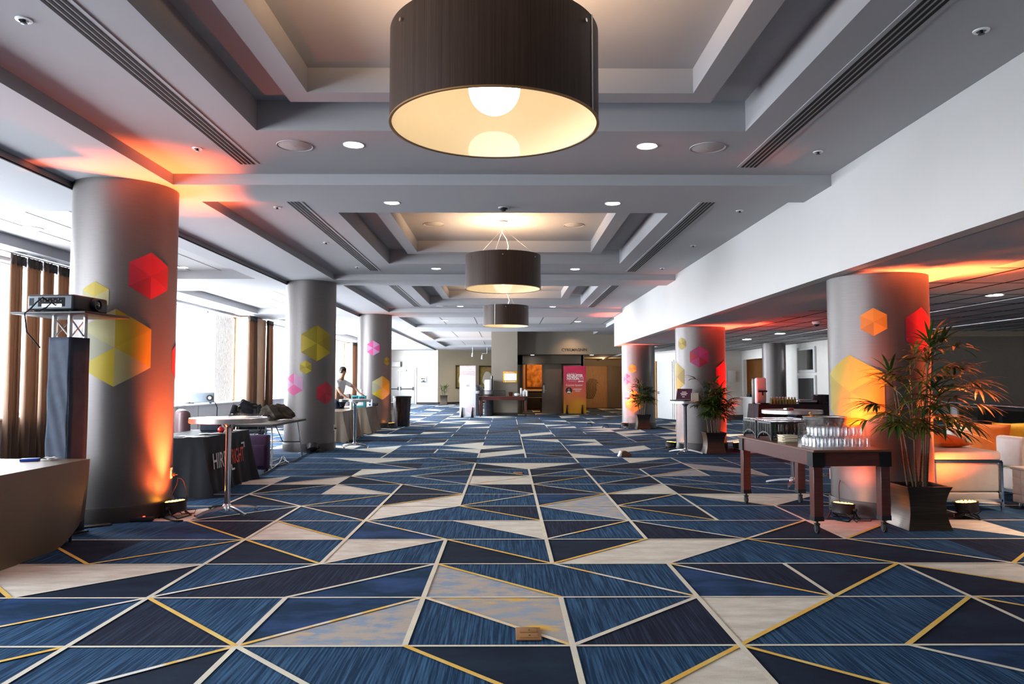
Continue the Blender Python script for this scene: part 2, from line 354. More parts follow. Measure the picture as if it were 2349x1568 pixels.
P('B', (-4,2),(-2,2),(-3,1)); P('N', (-3,1),(-2,2),(-2,1)); P('C', (-3,0),(-3,1),(-2,1)); P('K', (-2,1),(-1,0),(-2,0)); P('N', (-2,-1),(-1,0),(-1,-1))
P('N', (0,0),(1,0),(1,-1)); P('C', (-3,3),(-2,3),(-3,4)); P('N', (-4,3),(-3,3),(-3,2)); P('N', (-4,1),(-3,1),(-4,2))
P('K', (1,0),(2,1),(2,0)); P('B', (2,0),(2,-1),(1,-1)); P('N', (2,0),(3,-1),(2,-1)); P('B', (2,1),(3,1),(2,0)); P('C', (2,2),(3,1),(2,1))
P('K', (2,2),(3,2),(3,1)); P('N', (3,2),(4,2),(3,1)); P('N', (3,0),(4,1),(4,0)); P('C', (3,0),(4,0),(4,-1)); P('N', (4,1),(5,0),(4,0)); P('N', (4,2),(5,1),(4,1))
P('B', (4,2),(5,2),(5,1)); P('N', (3,3),(4,3),(5,2),(4,2)); P('B', (1,2),(2,3),(3,3),(2,2)); P('N', (1,2),(1,3),(2,3)); P('K', (1,3),(1,4),(2,4))
P('K', (2,4),(3,3),(2,3)); P('M', (1,5),(2,6),(2,5),(2,4)); P('C', (1,5),(1,6),(2,6)); P('K', (2,6),(3,6),(2,5)); P('N', (2,5),(3,5),(3,4))
P('B', (3,6),(5,6),(4,5)); P('B', (2,6),(3,7),(3,6)); P('N', (2,7),(3,8),(3,7)); P('N', (3,7),(4,6),(3,6)); P('M', (3,8),(4,9),(4,8)); P('C', (3,8),(3,9),(4,10),(4,9))
P('N', (2,9),(3,8),(2,8)); P('K', (2,9),(3,10),(4,10),(3,9)); P('M', (4,10),(5,9),(5,8),(4,9)); P('B', (3,11),(4,11),(3,10)); P('B', (2,12),(3,11),(2,11)); P('B', (3,12),(3,13),(4,14),(4,13))
P('B', (0,7),(0,8),(1,8),(1,7)); P('K', (0,7),(1,7),(2,6),(1,6)); P('N', (1,8),(2,8),(1,7)); P('N', (1,8),(1,9),(2,9)); P('N', (0,9),(1,8),(0,8)); P('B', (0,10),(2,10),(1,9))
P('N', (0,10),(1,9),(0,9)); P('N', (1,9),(2,10),(2,9)); P('B', (0,11),(0,12),(1,13),(1,12)); P('N', (0,12),(0,13),(1,13)); P('C', (0,11),(1,12),(2,11)); P('N', (0,11),(0,10),(-1,11))
P('B', (-1,14),(1,14),(0,13)); P('B', (-3,11),(-1,11),(-2,10)); P('B', (-2,9),(-1,9),(-2,8)); P('C', (-2,10),(-1,9),(-2,9)); P('N', (-2,10),(-1,10),(-1,9)); P('B', (-2,14),(-1,15),(-1,14)); P('B', (-3,13),(-2,14),(-2,12))
P('N', (-2,12),(-1,13),(-1,12)); P('K', (1,12),(2,13),(2,11)); P('N', (3,3),(4,4),(4,3)); P('B', (4,3),(4,4),(5,4)); P('K', (5,3),(6,3),(5,2)); P('B', (6,4),(6,3),(5,4)); P('N', (5,4),(6,5),(6,4)); P('C', (4,5),(5,6),(5,5)); P('N', (-4,5),(-3,6),(-4,6)); P('B', (-4,7),(-3,8),(-3,7)); P('K', (5,6),(6,7),(6,6))
rng = random.Random(11)
done = set()
for t, p in PO:
    for i in range(min(q[0] for q in p), max(q[0] for q in p)):
        for j in range(min(q[1] for q in p), max(q[1] for q in p)): done.add((i, j))
NHAND = len(PO)
FL = []
for j in range(-8, 58):
    for i in range(-10, 16):
        if -4 <= i < 5 and -1 <= j < 12: continue
        if (i, j) in done: continue
        r = rng.random(); t = rng.choice('BBBNNKC') if j > 11 else rng.choice('BNNKCS')
        if r < .22: P(t, (i, j), (i + 1, j + 1), (i + 1, j)); 
        elif r < .44: P(t, (i, j), (i, j + 1), (i + 1, j + 1))
        elif r < .60: P(t, (i, j + 1), (i + 1, j + 1), (i + 1, j))
        elif r < .75: P(t, (i, j), (i, j + 1), (i + 1, j))
        if rng.random() < .45: FL.append(((i, j), (i + 1, j + 1) if r < .44 else (i + 1, j), rng.choice('gbm')))
        if rng.random() < .5: FL.append(((i, j), (i, j + 1), 'b'))
LN = []
def Lg(*p): LN.append((p, 'g'))
def Lb(*p): LN.append((p, 'b'))
def Lm(*p): LN.append((p, 'm'))
Lg((0,2),(1,1)); Lm((0,1),(1,0)); Lb((1,1),(1,0)); Lb((0,2),(0,1)); Lb((0,1),(0,0)); Lm((-1,0),(0,1)); Lb((-1,1),(0,2)); Lb((-1,1),(-1,0)); Lm((-2,1),(-1,2)); Lb((-1,2),(0,3)); Lb((0,3),(0,2))
Lm((-3,6),(-2,5),(-1,4),(0,3)); Lg((0,3),(1,2)); Lm((1,2),(2,1)); Lb((0,4),(1,3)); Lb((-1,4),(0,5)); Lg((-1,5),(0,6)); Lm((0,5),(1,6)); Lg((0,5),(1,4)); Lb((0,7),(1,6)); Lm((-2,8),(-1,7),(0,6)); Lb((-1,8),(0,7)); Lb((-1,8),(0,9))
Lm((-2,8),(0,10)); Lb((-1,11),(0,10)); Lb((-2,10),(-1,9)); Lm((-3,7),(-2,8)); Lm((-3,6),(-2,7)); Lg((-2,5),(-1,6)); Lg((-2,4),(-1,3)); Lb((-3,4),(-2,5)); Lg((-3,4),(-2,3)); Lg((-2,3),(-1,2)); Lb((-2,7),(-1,6))
Lm((-4,-1),(-3,0),(-2,1)); Lg((-3,-1),(-2,0)); Lm((-2,-1),(-1,0)); Lg((-2,1),(-1,0)); Lb((-1,0),(0,-1)); Lb((-3,1),(-2,2)); Lg((-4,2),(-3,1)); Lg((-4,3),(-3,2)); Lg((-3,2),(-2,3))
Lb((-2,3),(-2,2),(-2,1),(-2,0),(-2,-1)); Lb((-1,4),(-1,3),(-1,2)); Lb((-1,0),(-1,-1)); Lb((-2,5),(-2,4),(-2,3)); Lb((-3,6),(-3,5)); Lb((-3,7),(-3,6)); Lb((-1,7),(-1,6),(-1,5),(-1,4)); Lb((0,10),(0,9),(0,8),(0,7),(0,6),(0,5))
Lb((1,7),(1,6),(1,5),(1,4),(1,3),(1,2)); Lb((1,0),(1,-1)); Lg((0,0),(1,-1)); Lg((1,-1),(2,0),(3,1),(4,2)); Lg((3,0),(4,1)); Lg((3,3),(4,2)); Lg((4,2),(5,1)); Lm((2,4),(3,3)); Lm((3,3),(4,4)); Lb((2,2),(3,3)); Lm((2,2),(3,1)); Lm((4,3),(5,2)); Lg((5,2),(6,3))
Lb((1,0),(2,1)); Lg((1,2),(2,3)); Lm((1,3),(2,4)); Lg((2,0),(3,-1)); Lb((3,0),(4,-1)); Lg((4,1),(5,0)); Lg((4,3),(5,4)); Lb((3,2),(3,1)); Lb((4,2),(4,1),(4,0)); Lb((2,4),(2,3)); Lb((2,2),(2,1),(2,0),(2,-1)); Lb((4,4),(4,3)); Lb((3,5),(4,4) if False else (3,4))
Lg((1,5),(2,6)); Lb((1,5),(2,4)); Lm((2,5),(3,6)); Lg((2,5),(3,4)); Lm((3,6),(4,5)); Lm((2,6),(3,7)); Lm((2,7),(3,8)); Lm((3,7),(4,6)); Lb((3,8),(4,7),(5,6)); Lm((3,8),(4,9)); Lb((3,9),(4,10)); Lm((2,9),(3,8)); Lb((2,9),(3,10),(4,11)); Lb((2,9),(2,8),(2,7),(2,6),(2,5),(2,4)); Lb((3,9),(3,8),(3,7),(3,6),(3,5),(3,4)); Lb((4,11),(4,10),(4,9),(4,8))
Lm((0,7),(1,8)); Lm((1,7),(2,6)); Lm((1,7),(2,8)); Lm((1,8),(2,9)); Lm((0,9),(1,8)); Lb((1,9),(1,8),(1,7)); Lb((1,13),(1,12),(1,11)); Lb((0,12),(0,11)); Lb((-1,13),(-1,12)); Lm((1,12),(2,11)); Lb((2,12),(2,11),(2,10)); Lb((-2,13),(-2,12),(-2,11)); Lb((5,6),(4,5)); Lm((4,9),(5,8)); Lb((4,5),(4,4)); Lm((4,6),(5,5))
fm = MB()
FX0, FX1, FY0, FY1 = -8.8, 8.3, -4.2, 54.0
fm.cur = 1; fm.quad((FX0, FY0, 0), (FX1, FY0, 0), (FX1, FY1, 0), (FX0, FY1, 0))
fm.quad((FX1, 17.2, 0), (15, 17.2, 0), (15, FY1, 0), (FX1, FY1, 0))
fm.box(FX0, 15, FY0, FY1, -0.12, -0.08)
z = 0.0003
for n, (t, p) in enumerate(PO):
    fm.cur = T[t]; q = [gp(*k) for k in p]
    if any(x > FX1 and y < 17.2 or y > FY1 or y < FY0 or x > 15 or x < FX0 for x, y in q): continue
    a = sum(q[k][0] * q[(k + 1) % len(q)][1] - q[(k + 1) % len(q)][0] * q[k][1] for k in range(len(q)))
    if a < 0: q = q[::-1]
    fm.poly([(x, y, z) for x, y in q]); z += 4e-6
z += 4e-5
def strip(a, b, w, mi, zz):
    a = Vector(gp(*a)); b = Vector(gp(*b)); d = (b - a).normalized(); n = Vector((-d.y, d.x)) * w / 2
    if any((p.x > FX1 - .05 and p.y < 17.3) or p.y > FY1 - .1 or p.y < FY0 or p.x > 14.5 for p in (a, b)): return
    fm.cur = mi; fm.poly([(*(a - n), zz), (*(b - n), zz), (*(b + n), zz), (*(a + n), zz)])
for j in range(-5, 53):                    # thin cross lines
    fm.cur = 9; x1 = FX1 - .02 if GY0 + GS * j < 17.3 else 14.9; y = GY0 + GS * j; w = .013
    fm.quad((FX0, y - w, z), (x1, y - w, z), (x1, y + w, z), (FX0, y + w, z))
z += 2e-5
for a, b, c in FL: strip(a, b, 0.022, {'g': 8, 'b': 9, 'm': 10}[c], z); z += 1e-6
for p, c in LN:
    for k in range(len(p) - 1): strip(p[k], p[k + 1], 0.034 if c == 'b' else 0.032, {'g': 8, 'b': 9, 'm': 10}[c], z); z += 1e-6
floor = fm.build('floor', ['black_slot', 'carpet_streak', 'carpet_dark_streak', 'carpet_navy', 'carpet_cloud', 'carpet_beige', 'carpet_gold', 'carpet_mottle', 'line_gold', 'line_beige', 'line_mix'], kind='structure')
# sunken stairwell floor behind the glass railing
w = MB(); w.quad((8.3, 1, -2.6), (15, 1, -2.6), (15, 17.4, -2.6), (8.3, 17.4, -2.6)); w.quad((8.3, -4, 0), (8.3, 17.2, 0), (8.3, 17.2, -2.6), (8.3, -4, -2.6)); w.quad((8.3, 17.2, 0), (15, 17.2, 0), (15, 17.2, -2.6), (8.3, 17.2, -2.6))
w.build('floor_lower', 'wall_dark', kind='structure')

# ================================================================== CEILING of the hall
c = MB()
ZS, ZC, ZR, ZI, ZB = 3.60, 3.72, 4.00, 4.06, 3.85
XL, XR = -3.645, 3.56
BEAMS = [(-4.2, -3.2), (0.35, 1.15), (8.03, 8.79), (15.6, 16.47), (22.85, 24.1)]
BAYS = [(-3.2, 0.35, None), (1.15, 8.03, (2.3, 6.62)), (8.79, 15.6, (9.88, 14.2)), (16.47, 22.85, (17.5, 21.75))]
def hole_plane(x0, x1, y0, y1, z, hx0, hx1, hy0, hy1):
    c.quad((x0, y0, z), (x0, y1, z), (hx0, y1, z), (hx0, y0, z)); c.quad((hx1, y0, z), (hx1, y1, z), (x1, y1, z), (x1, y0, z))
    c.quad((hx0, y0, z), (hx0, hy0, z), (hx1, hy0, z), (hx1, y0, z)); c.quad((hx0, hy1, z), (hx0, y1, z), (hx1, y1, z), (hx1, hy1, z))
def wallsup(x0, x1, y0, y1, z0, z1):
    for a, b in (((x0, y0), (x1, y0)), ((x1, y0), (x1, y1)), ((x1, y1), (x0, y1)), ((x0, y1), (x0, y0))):
        c.quad((*a, z0), (*b, z0), (*b, z1), (*a, z1))
for (y0, y1, cof) in BAYS:
    if not cof: c.quad((XL, y0, ZC), (XL, y1, ZC), (XR, y1, ZC), (XR, y0, ZC)); continue
    a, b = cof; hx0, hx1 = -2.265, 2.165
    hole_plane(XL, XR, y0, y1, ZC, hx0, hx1, a, b); wallsup(hx0, hx1, a, b, ZC, ZR)
    rx0, rx1, ra, rb = -1.86, 1.75, a + .35, b - .35            # dropped ring inside the coffer
    hole_plane(hx0, hx1, a, b, ZR, rx0, rx1, ra, rb); wallsup(rx0, rx1, ra, rb, ZB, ZR)
    ix0, ix1, ia, ib = rx0 + .2, rx1 - .2, ra + .21, rb - .21
    hole_plane(rx0, rx1, ra, rb, ZB, ix0, ix1, ia, ib); wallsup(ix0, ix1, ia, ib, ZB, ZI)
    c.quad((ix0, ia, ZI), (ix0, ib, ZI), (ix1, ib, ZI), (ix1, ia, ZI))
for (y0, y1) in BEAMS:
    c.quad((XL, y0, ZS), (XL, y1, ZS), (XR, y1, ZS), (XR, y0, ZS)); c.quad((XL, y0, ZC), (XL, y0, ZS), (XR, y0, ZS), (XR, y0, ZC)); c.quad((XL, y1, ZC), (XR, y1, ZC), (XR, y1, ZS), (XL, y1, ZS))
# soffit over the left row of columns
for (y0, y1, cof) in BAYS: c.quad((XL, y0, ZS), (XL, y1, ZS), (XL, y1, ZC), (XL, y0, ZC))
c.quad((-4.68, -4.2, ZS), (-4.68, 24.1, ZS), (XL, 24.1, ZS), (XL, -4.2, ZS))
# far part: flat soffit with three tiled recesses
def tiled(x0, x1, y0, y1, z, holes, up, tile):
    ys = [y0]
    for h in holes: ys += [h[2], h[3]]
    ys.append(y1)
    for k in range(0, len(ys), 2): c.quad((x0, ys[k], z), (x0, ys[k + 1], z), (x1, ys[k + 1], z), (x1, ys[k], z))
    for (a, b, ya, yb) in holes:
        c.quad((x0, ya, z), (x0, yb, z), (a, yb, z), (a, ya, z)); c.quad((b, ya, z), (b, yb, z), (x1, yb, z), (x1, ya, z))
        wallsup(a, b, ya, yb, z, z + up); c.cur = 1; c.quad((a, ya, z + up), (a, yb, z + up), (b, yb, z + up), (b, ya, z + up)); 
        c.cur = 2
        n = int((b - a) / tile)
        for q in range(1, n + 1): xx = a + q * tile; c.quad((xx - .012, ya, z + up - .002), (xx - .012, yb, z + up - .002), (xx + .012, yb, z + up - .002), (xx + .012, ya, z + up - .002))
        c.cur = 0
tiled(-4.68, 7.2, 24.1, 54, ZS, [(-3.6, 3.9, 24.6, 29.2), (-3.7, 3.9, 31.6, 37.8), (-3.75, 3.2, 39.2, 45.2)], .13, 1.22)
ceil = c.build('ceiling', ['ceiling_paint', 'tile_white', 'black_slot'], kind='structure')
# window-side ceiling: lower soffit with tiled recesses, track along the partition line
c = MB(); ZW = 3.53
tiled(-8.9, -4.70, -4.2, 54, ZW, [(-7.6, -5.08, -2.5, 7.4), (-7.6, -5.08, 9.0, 14.95), (-7.6, -5.08, 16.9, 22.6), (-7.6, -5.08, 24.6, 30.6), (-7.6, -5.08, 32.4, 38.4), (-7.6, -5.08, 40.2, 46.5)], .17, .61)
c.quad((-4.70, -4.2, ZS + .01), (-4.70, 54, ZS + .01), (-4.70, 54, ZW), (-4.70, -4.2, ZW))
c.cur = 2; c.box(-4.715, -4.695, -4.2, 24.1, ZW - .004, ZW + .012)
c.build('ceiling_window_side', ['ceiling_paint', 'tile_white', 'black_slot'], kind='structure')
# lower ceiling on the right
c = MB(); ZL = 2.63
c.quad((3.71, -4.2, ZL), (3.71, 24.6, ZL), (5.0, 24.6, ZL), (5.0, -4.2, ZL))
c.quad((5.0, -4.2, ZL), (5.0, 54, ZL), (5.0, 54, ZL + .06), (5.0, -4.2, ZL + .06))
c.quad((3.56, 24.6, ZL), (5.0, 24.6, ZL), (5.0, 24.6, ZS), (3.56, 24.6, ZS))
c.cur = 1; c.quad((5.0, -4.2, ZL + .06), (5.0, 31, ZL + .06), (15, 31, ZL + .06), (15, -4.2, ZL + .06))
c.cur = 2
for k in range(17): x = 5.6 + k * .61; c.box(x - .012, x + .012, -4.2, 31, ZL + .054, ZL + .062)
for k in range(26): y = -3 + k * 1.22; c.box(5.0, 15, y - .006, y + .006, ZL + .056, ZL + .062)
c.cur = 3
for k in range(3): x = 5.05 + k * 2.44; c.box(x - .011, x + .011, -4.2, 31, ZL + .045, ZL + .06)
c.build('ceiling_right', ['ceiling_paint', 'tile_white', 'black_slot', 'alu'], kind='structure')
# ================================================================== WALLS
b = MB(); b.box(3.56, 3.72, -4.2, 24.6, ZL, 3.9); b.build('wall_beam', 'beam_paint', kind='structure')
XW = -8.35
WINS = [(-4.0, 7.4), (9.05, 15.35), (16.95, 23.25), (24.75, 31.1), (32.6, 38.9), (40.4, 46.8)]
w = MB(); w.box(XW - .35, XW + .30, -4.2, 50, 0, .845); w.cur = 1; w.box(XW - .35, XW, -4.2, 50, 3.47, 4.0)
w.cur = 2
for k in range(41): y = -3 + k * 1.25; w.box(XW + .299, XW + .303, y - .006, y + .006, .03, .84)
w.cur = 3; w.box(XW + .28, XW + .312, -4.2, 49, 0, .1)
w.build('wall_left', ['sill_panel', 'ceiling_paint', 'black_slot', 'base_dark'], kind='structure')
PIERS = [(7.4, 9.05), (15.35, 16.95), (23.25, 24.75), (31.1, 32.6), (38.9, 40.4), (46.8, 50)]
w = MB()
for a, b2 in PIERS: w.box(XW - .35, XW + .34, a + .05, b2 - .05, 0, 3.5)
w.build('wall_left_pier', 'wood_pier', kind='structure')
for n, (a, b2) in enumerate(WINS):
    g = MB(); g.quad((XW - .21, a, .86), (XW - .21, b2, .86), (XW - .21, b2, 3.48), (XW - .21, a, 3.48)); fr = MB()
    k = max(2, round((b2 - a) / 2.1))
    for q in range(k + 1): y = a + (b2 - a) * q / k; fr.box(XW - .25, XW - .17, y - .03, y + .03, .86, 3.48)
    fr.box(XW - .25, XW - .17, a, b2, .86, .92); fr.box(XW - .25, XW - .17, a, b2, 3.42, 3.48)
    f = fr.build('window_%d' % (n + 1), 'alu', kind='structure'); g.build('pane', 'window_glass', f)
    sl = MB(); sl.box(XW - .16, XW + .33, a, b2, .845, .875); sl.build('window_sill', 'white_plastic', f)
# far left walls
w = MB(); w.box(-8.9, -4.55, 49.0, 49.2, 0, 4.0); w.build('wall_back_left', 'wall_cream', kind='structure')
w = MB(); w.box(-8.9, -4.55, 48.97, 49.0, 0, .13); w.build('baseboard_back_left', 'base_dark', kind='structure')
def slab(p, q, z0, z1, t=.16):           # upright wall between two plan points
    p = Vector((p[0], p[1])); q = Vector((q[0], q[1])); d = (q - p).normalized(); n = Vector((-d.y, d.x)) * t
    return [p, q, q + n, p + n], z0, z1
def wall(name, p, q, z0, z1, m, t=.16):
    a = MB(); o, z0, z1 = slab(p, q, z0, z1, t); a.prism(o, z0, z1); return a.build(name, m, kind='structure')
wall('wall_back_art', (-4.55, 49.0), (-0.6, 52.2), 0, 4.0, 'wall_tan'); wall('baseboard_back_art', (-4.53, 48.96), (-0.6, 52.14), 0, .13, 'base_dark', .05)
# square pier and the entrance wall with the lettering
w = MB(); w.box(-.68, .455, 32.3, 33.5, .13, 3.72); w.build('wall_pier', 'wall_taupe', kind='structure')
w = MB(); w.box(-.69, .465, 32.29, 33.5, 0, .13); w.build('baseboard_pier', 'base_dark', kind='structure')
w = MB(); w.box(.455, 5.6, 33.5, 33.7, 2.70, 3.75); w.build('wall_header', 'wall_taupe', kind='structure')
w = MB(); w.box(.455, 8.4, 33.6, 42.2, 2.70, 2.85); w.build('ceiling_lobby', 'wall_taupe', kind='structure')
w = MB(); w.box(.30, .455, 33.5, 37.2, 0, 2.72)                       # recess wall with the first doorway
w.box(.455, .72, 34.6, 34.8, 0, 2.72); w.box(.455, 3.55, 34.6, 34.8, 2.26, 2.72); w.box(2.55, 3.55, 34.6, 34.8, 0, 2.3); w.box(3.45, 3.6, 34.6, 41.3, 0, 2.72)
w.build('wall_entrance', 'wall_taupe', kind='structure')
w = MB(); w.box(3.5, 8.6, 41.3, 41.5, 0, 2.72); w.build('wall_lobby', 'wall_taupe', kind='structure')
w = MB(); w.box(-.3, 3.5, 39.5, 39.7, 0, 2.8); w.box(-.3, -.2, 34.9, 39.6, 0, 2.8); w.build('wall_side_room', 'door_orange', kind='structure')
# right back walls (white, facing the windows), right side wall with the hatch
wall('wall_back_right', (6.02, 30.7), (6.55, 28.8), 0, 2.75, 'wall_cream', .1); wall('wall_back_right_return', (6.55, 28.8), (9.36, 29.55), 0, 2.75, 'wall_cream', .1)
wall('baseboard_back_right', (6.56, 28.76), (9.36, 29.5), 0, .16, 'base_dark', .04)
wall('wall_lobby_right', (7.2, 41.4), (6.02, 30.7), 0, 3.7, 'wall_taupe', .1)
w = MB(); w.box(9.36, 9.5, 27.1, 29.4, 0, .84); w.box(9.36, 9.5, 27.1, 29.4, 2.33, 2.75); w.box(9.36, 9.5, 29.4, 29.6, 0, 2.75); w.box(9.36, 9.5, 20.4, 27.1, 0, 2.75); w.box(9.3, 15, 20.3, 20.45, 0, 2.75)
w.build('wall_right', 'wall_cream', kind='structure')
w = MB(); w.box(10.5, 10.6, 25.8, 29.8, 0, 2.75); w.box(9.4, 10.6, 29.6, 29.7, 0, 2.75); w.box(9.4, 10.6, 26.1, 26.2, 0, 2.75); w.build('wall_hatch_room', 'door_orange', kind='structure')
w = MB(); w.box(9.3, 15, 17.4, 17.55, -2.6, 2.52); w.cur = 1; w.box(9.28, 15, 17.32, 17.4, 2.52, 2.64); w.build('wall_stairwell', ['wall_dark', 'wall_tan'], kind='structure')
w = MB(); w.box(13.6, 13.75, -4.2, 17.5, -2.6, 2.75); w.build('wall_far_right', 'wall_dark', kind='structure')
w = MB(); w.box(-9, 15, -4.35, -4.2, -2.7, 4.0); w.build('wall_behind', 'wall_taupe', kind='structure')
w = MB(); w.box(-9, 15, -4.3, 54.2, 4.25, 4.3); w.build('roof_slab', 'wall_dark', kind='structure'); bpy.data.objects['roof_slab'].name = 'ceiling_slab'
w = MB(); w.box(-9, 15, 54.0, 54.2, 0, 4.3); w.build('wall_far_end', 'wall_cream', kind='structure')
w = MB(); w.box(14.9, 15, 17, 54.2, -.1, 4.3); w.build('wall_outer_right', 'wall_cream', kind='structure')
# ================================================================== COLUMNS with hexagon decals
def decal(par, cx, cy, R, ca, cz, r, cols, label=None, n=6, skip=None):
    mb = MB(); names = []
    def vert(k): a = PI / 2 + k * PI / 3; return Vector((r * math.cos(a), r * math.sin(a)))
    for k in range(6):
        m = cols[k % len(cols)]
        if m not in names: names.append(m)
        mb.cur = names.index(m); A = vert(k); B = vert(k + 1); N = 8
        idx = {}; vs = []; fs = []
        for i in range(N + 1):
            for j in range(N + 1 - i):
                q = A * (i / N) + B * (j / N); idx[(i, j)] = len(vs)
                an = ca + q.x / R; rr = R + .0035; vs.append((rr * math.cos(an), rr * math.sin(an), cz + q.y))
        for i in range(N):
            for j in range(N - i):
                fs.append((idx[(i, j)], idx[(i + 1, j)], idx[(i, j + 1)]))
                if j < N - i - 1: fs.append((idx[(i + 1, j)], idx[(i + 1, j + 1)], idx[(i, j + 1)]))
        mb.add(vs, fs)
    o = mb.build('hexagon_decal', names, par, solid=0.0)
    if label: o['label'] = label
    return o
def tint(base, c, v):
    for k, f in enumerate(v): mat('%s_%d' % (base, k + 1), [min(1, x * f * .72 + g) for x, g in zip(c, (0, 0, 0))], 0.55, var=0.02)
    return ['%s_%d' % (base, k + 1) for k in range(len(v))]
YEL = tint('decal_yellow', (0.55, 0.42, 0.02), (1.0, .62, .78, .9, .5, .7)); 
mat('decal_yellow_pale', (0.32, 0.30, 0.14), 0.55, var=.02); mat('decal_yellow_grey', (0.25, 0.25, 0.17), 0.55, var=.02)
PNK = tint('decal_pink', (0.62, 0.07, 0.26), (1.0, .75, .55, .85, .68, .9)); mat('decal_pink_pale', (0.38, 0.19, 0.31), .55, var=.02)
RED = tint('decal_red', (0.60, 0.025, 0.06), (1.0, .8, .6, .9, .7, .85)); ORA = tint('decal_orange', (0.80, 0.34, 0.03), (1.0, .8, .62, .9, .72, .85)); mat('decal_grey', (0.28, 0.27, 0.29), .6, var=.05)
COLS = {}
def column(key, cx, cy, R, ztop, label, hexes, vis_top=None):
    t = thing('column', label, 'column', (cx, cy, 0), group='hexagon decorated columns')
    m = MB(); m.lathe([(R, .16), (R, 1.0), (R, 2.0), (R, ztop + .01)], 96, cap=True); m.build('shaft', 'column_metal', t)
    m = MB(); m.lathe([(R - .02, 0), (R + .025, 0), (R + .025, .145), (R + .018, .165), (R - .02, .165)], 96, cap=False); m.build('base_band', 'base_dark', t)
    COLS[key] = (cx, cy, R, t)
    for (px, py, hh, cols, lab) in hexes:
        a, z, d = CYL(px, py, cx, cy, R); decal(t, cx, cy, R, a, z, hh / F * d * 1.0, cols, lab)
    return t
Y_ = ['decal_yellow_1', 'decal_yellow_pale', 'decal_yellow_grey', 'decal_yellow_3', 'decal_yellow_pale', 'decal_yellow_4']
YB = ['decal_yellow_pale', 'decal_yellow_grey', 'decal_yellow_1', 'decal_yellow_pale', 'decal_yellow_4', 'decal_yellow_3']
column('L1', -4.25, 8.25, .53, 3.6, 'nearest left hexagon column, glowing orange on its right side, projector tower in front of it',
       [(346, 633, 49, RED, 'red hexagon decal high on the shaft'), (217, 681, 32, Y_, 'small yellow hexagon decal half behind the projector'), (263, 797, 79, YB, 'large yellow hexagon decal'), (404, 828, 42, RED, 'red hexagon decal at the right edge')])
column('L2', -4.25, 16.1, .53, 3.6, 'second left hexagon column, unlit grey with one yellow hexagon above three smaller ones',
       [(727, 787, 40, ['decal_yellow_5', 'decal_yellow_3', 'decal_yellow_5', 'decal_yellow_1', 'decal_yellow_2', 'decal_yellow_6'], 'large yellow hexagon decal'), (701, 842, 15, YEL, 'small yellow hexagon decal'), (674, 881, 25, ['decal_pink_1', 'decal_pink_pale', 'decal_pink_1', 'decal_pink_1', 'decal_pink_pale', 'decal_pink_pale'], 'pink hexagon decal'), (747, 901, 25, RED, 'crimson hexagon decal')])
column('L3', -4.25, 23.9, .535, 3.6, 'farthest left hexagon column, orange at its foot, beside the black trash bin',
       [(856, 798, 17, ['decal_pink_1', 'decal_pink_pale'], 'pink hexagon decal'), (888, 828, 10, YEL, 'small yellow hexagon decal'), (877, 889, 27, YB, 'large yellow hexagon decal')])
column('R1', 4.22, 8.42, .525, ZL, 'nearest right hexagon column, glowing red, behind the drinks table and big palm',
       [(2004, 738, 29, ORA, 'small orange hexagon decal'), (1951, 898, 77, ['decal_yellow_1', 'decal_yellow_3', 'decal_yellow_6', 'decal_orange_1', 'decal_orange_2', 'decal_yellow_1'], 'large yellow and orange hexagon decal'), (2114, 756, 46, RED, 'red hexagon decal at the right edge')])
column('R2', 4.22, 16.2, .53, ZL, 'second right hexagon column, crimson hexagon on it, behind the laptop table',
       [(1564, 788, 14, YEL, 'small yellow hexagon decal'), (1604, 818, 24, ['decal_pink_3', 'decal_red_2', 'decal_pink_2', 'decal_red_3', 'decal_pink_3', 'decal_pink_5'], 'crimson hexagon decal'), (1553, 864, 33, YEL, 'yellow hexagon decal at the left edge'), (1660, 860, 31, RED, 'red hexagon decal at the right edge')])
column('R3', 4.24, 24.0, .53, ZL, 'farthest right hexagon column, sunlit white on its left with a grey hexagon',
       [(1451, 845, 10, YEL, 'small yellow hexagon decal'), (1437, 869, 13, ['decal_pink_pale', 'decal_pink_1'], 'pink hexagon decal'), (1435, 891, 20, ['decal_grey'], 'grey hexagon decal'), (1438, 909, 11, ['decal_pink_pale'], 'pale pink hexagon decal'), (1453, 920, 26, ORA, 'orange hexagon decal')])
t = thing('column', 'plain grey column without hexagons, by the urn near the serving hatch', 'column', (8.57, 23.8, 0))
m = MB(); m.lathe([(.36, .15), (.36, ZL + .06)], 64); m.build('shaft', 'column_metal', t); m = MB(); m.lathe([(.3, 0), (.375, 0), (.375, .15), (.3, .15)], 64, cap=False); m.build('base_band', 'base_dark', t)
def outlet(name, key, px, py, label, plug=False):
    cx, cy, R, _ = COLS[key]; a, z, d = CYL(px, py, cx, cy, R)
    t = thing(name, label, 'outlet', (cx + (R + .001) * math.cos(a), cy + (R + .001) * math.sin(a), z), a + PI / 2)
    m = MB(); m.rbox(-.037, .037, -.010, .0, -.06, .06, .004); m.build('cover_plate', 'outlet_white', t)
    for dz in (-.022, .022): m = MB(); m.rbox(-.011, .011, -.0118, -.0098, dz - .011, dz + .011, .001); m.build('socket', 'black_slot', t)
    if plug: m = MB(); m.rbox(-.016, .016, -.045, -.011, -.035, .0, .006); m.cyl((0, -.045, -.018), (0, -.07, -.02), .008, .005, 10); m.build('plug', 'black_plastic', t)
    return t
outlet('wall_outlet', 'L1', 392, 1084, 'white socket plate low on the nearest left column, orange lit, black plug in it', True)
outlet('wall_outlet', 'L2', 766, 980, 'white socket plate low on the second left column', True)
outlet('wall_outlet', 'L3', 897, 945, 'socket plate low on the farthest left column')
outlet('wall_outlet', 'R1', 1900, 1085, 'white socket plate on the nearest right column, seen under the drinks table', True)
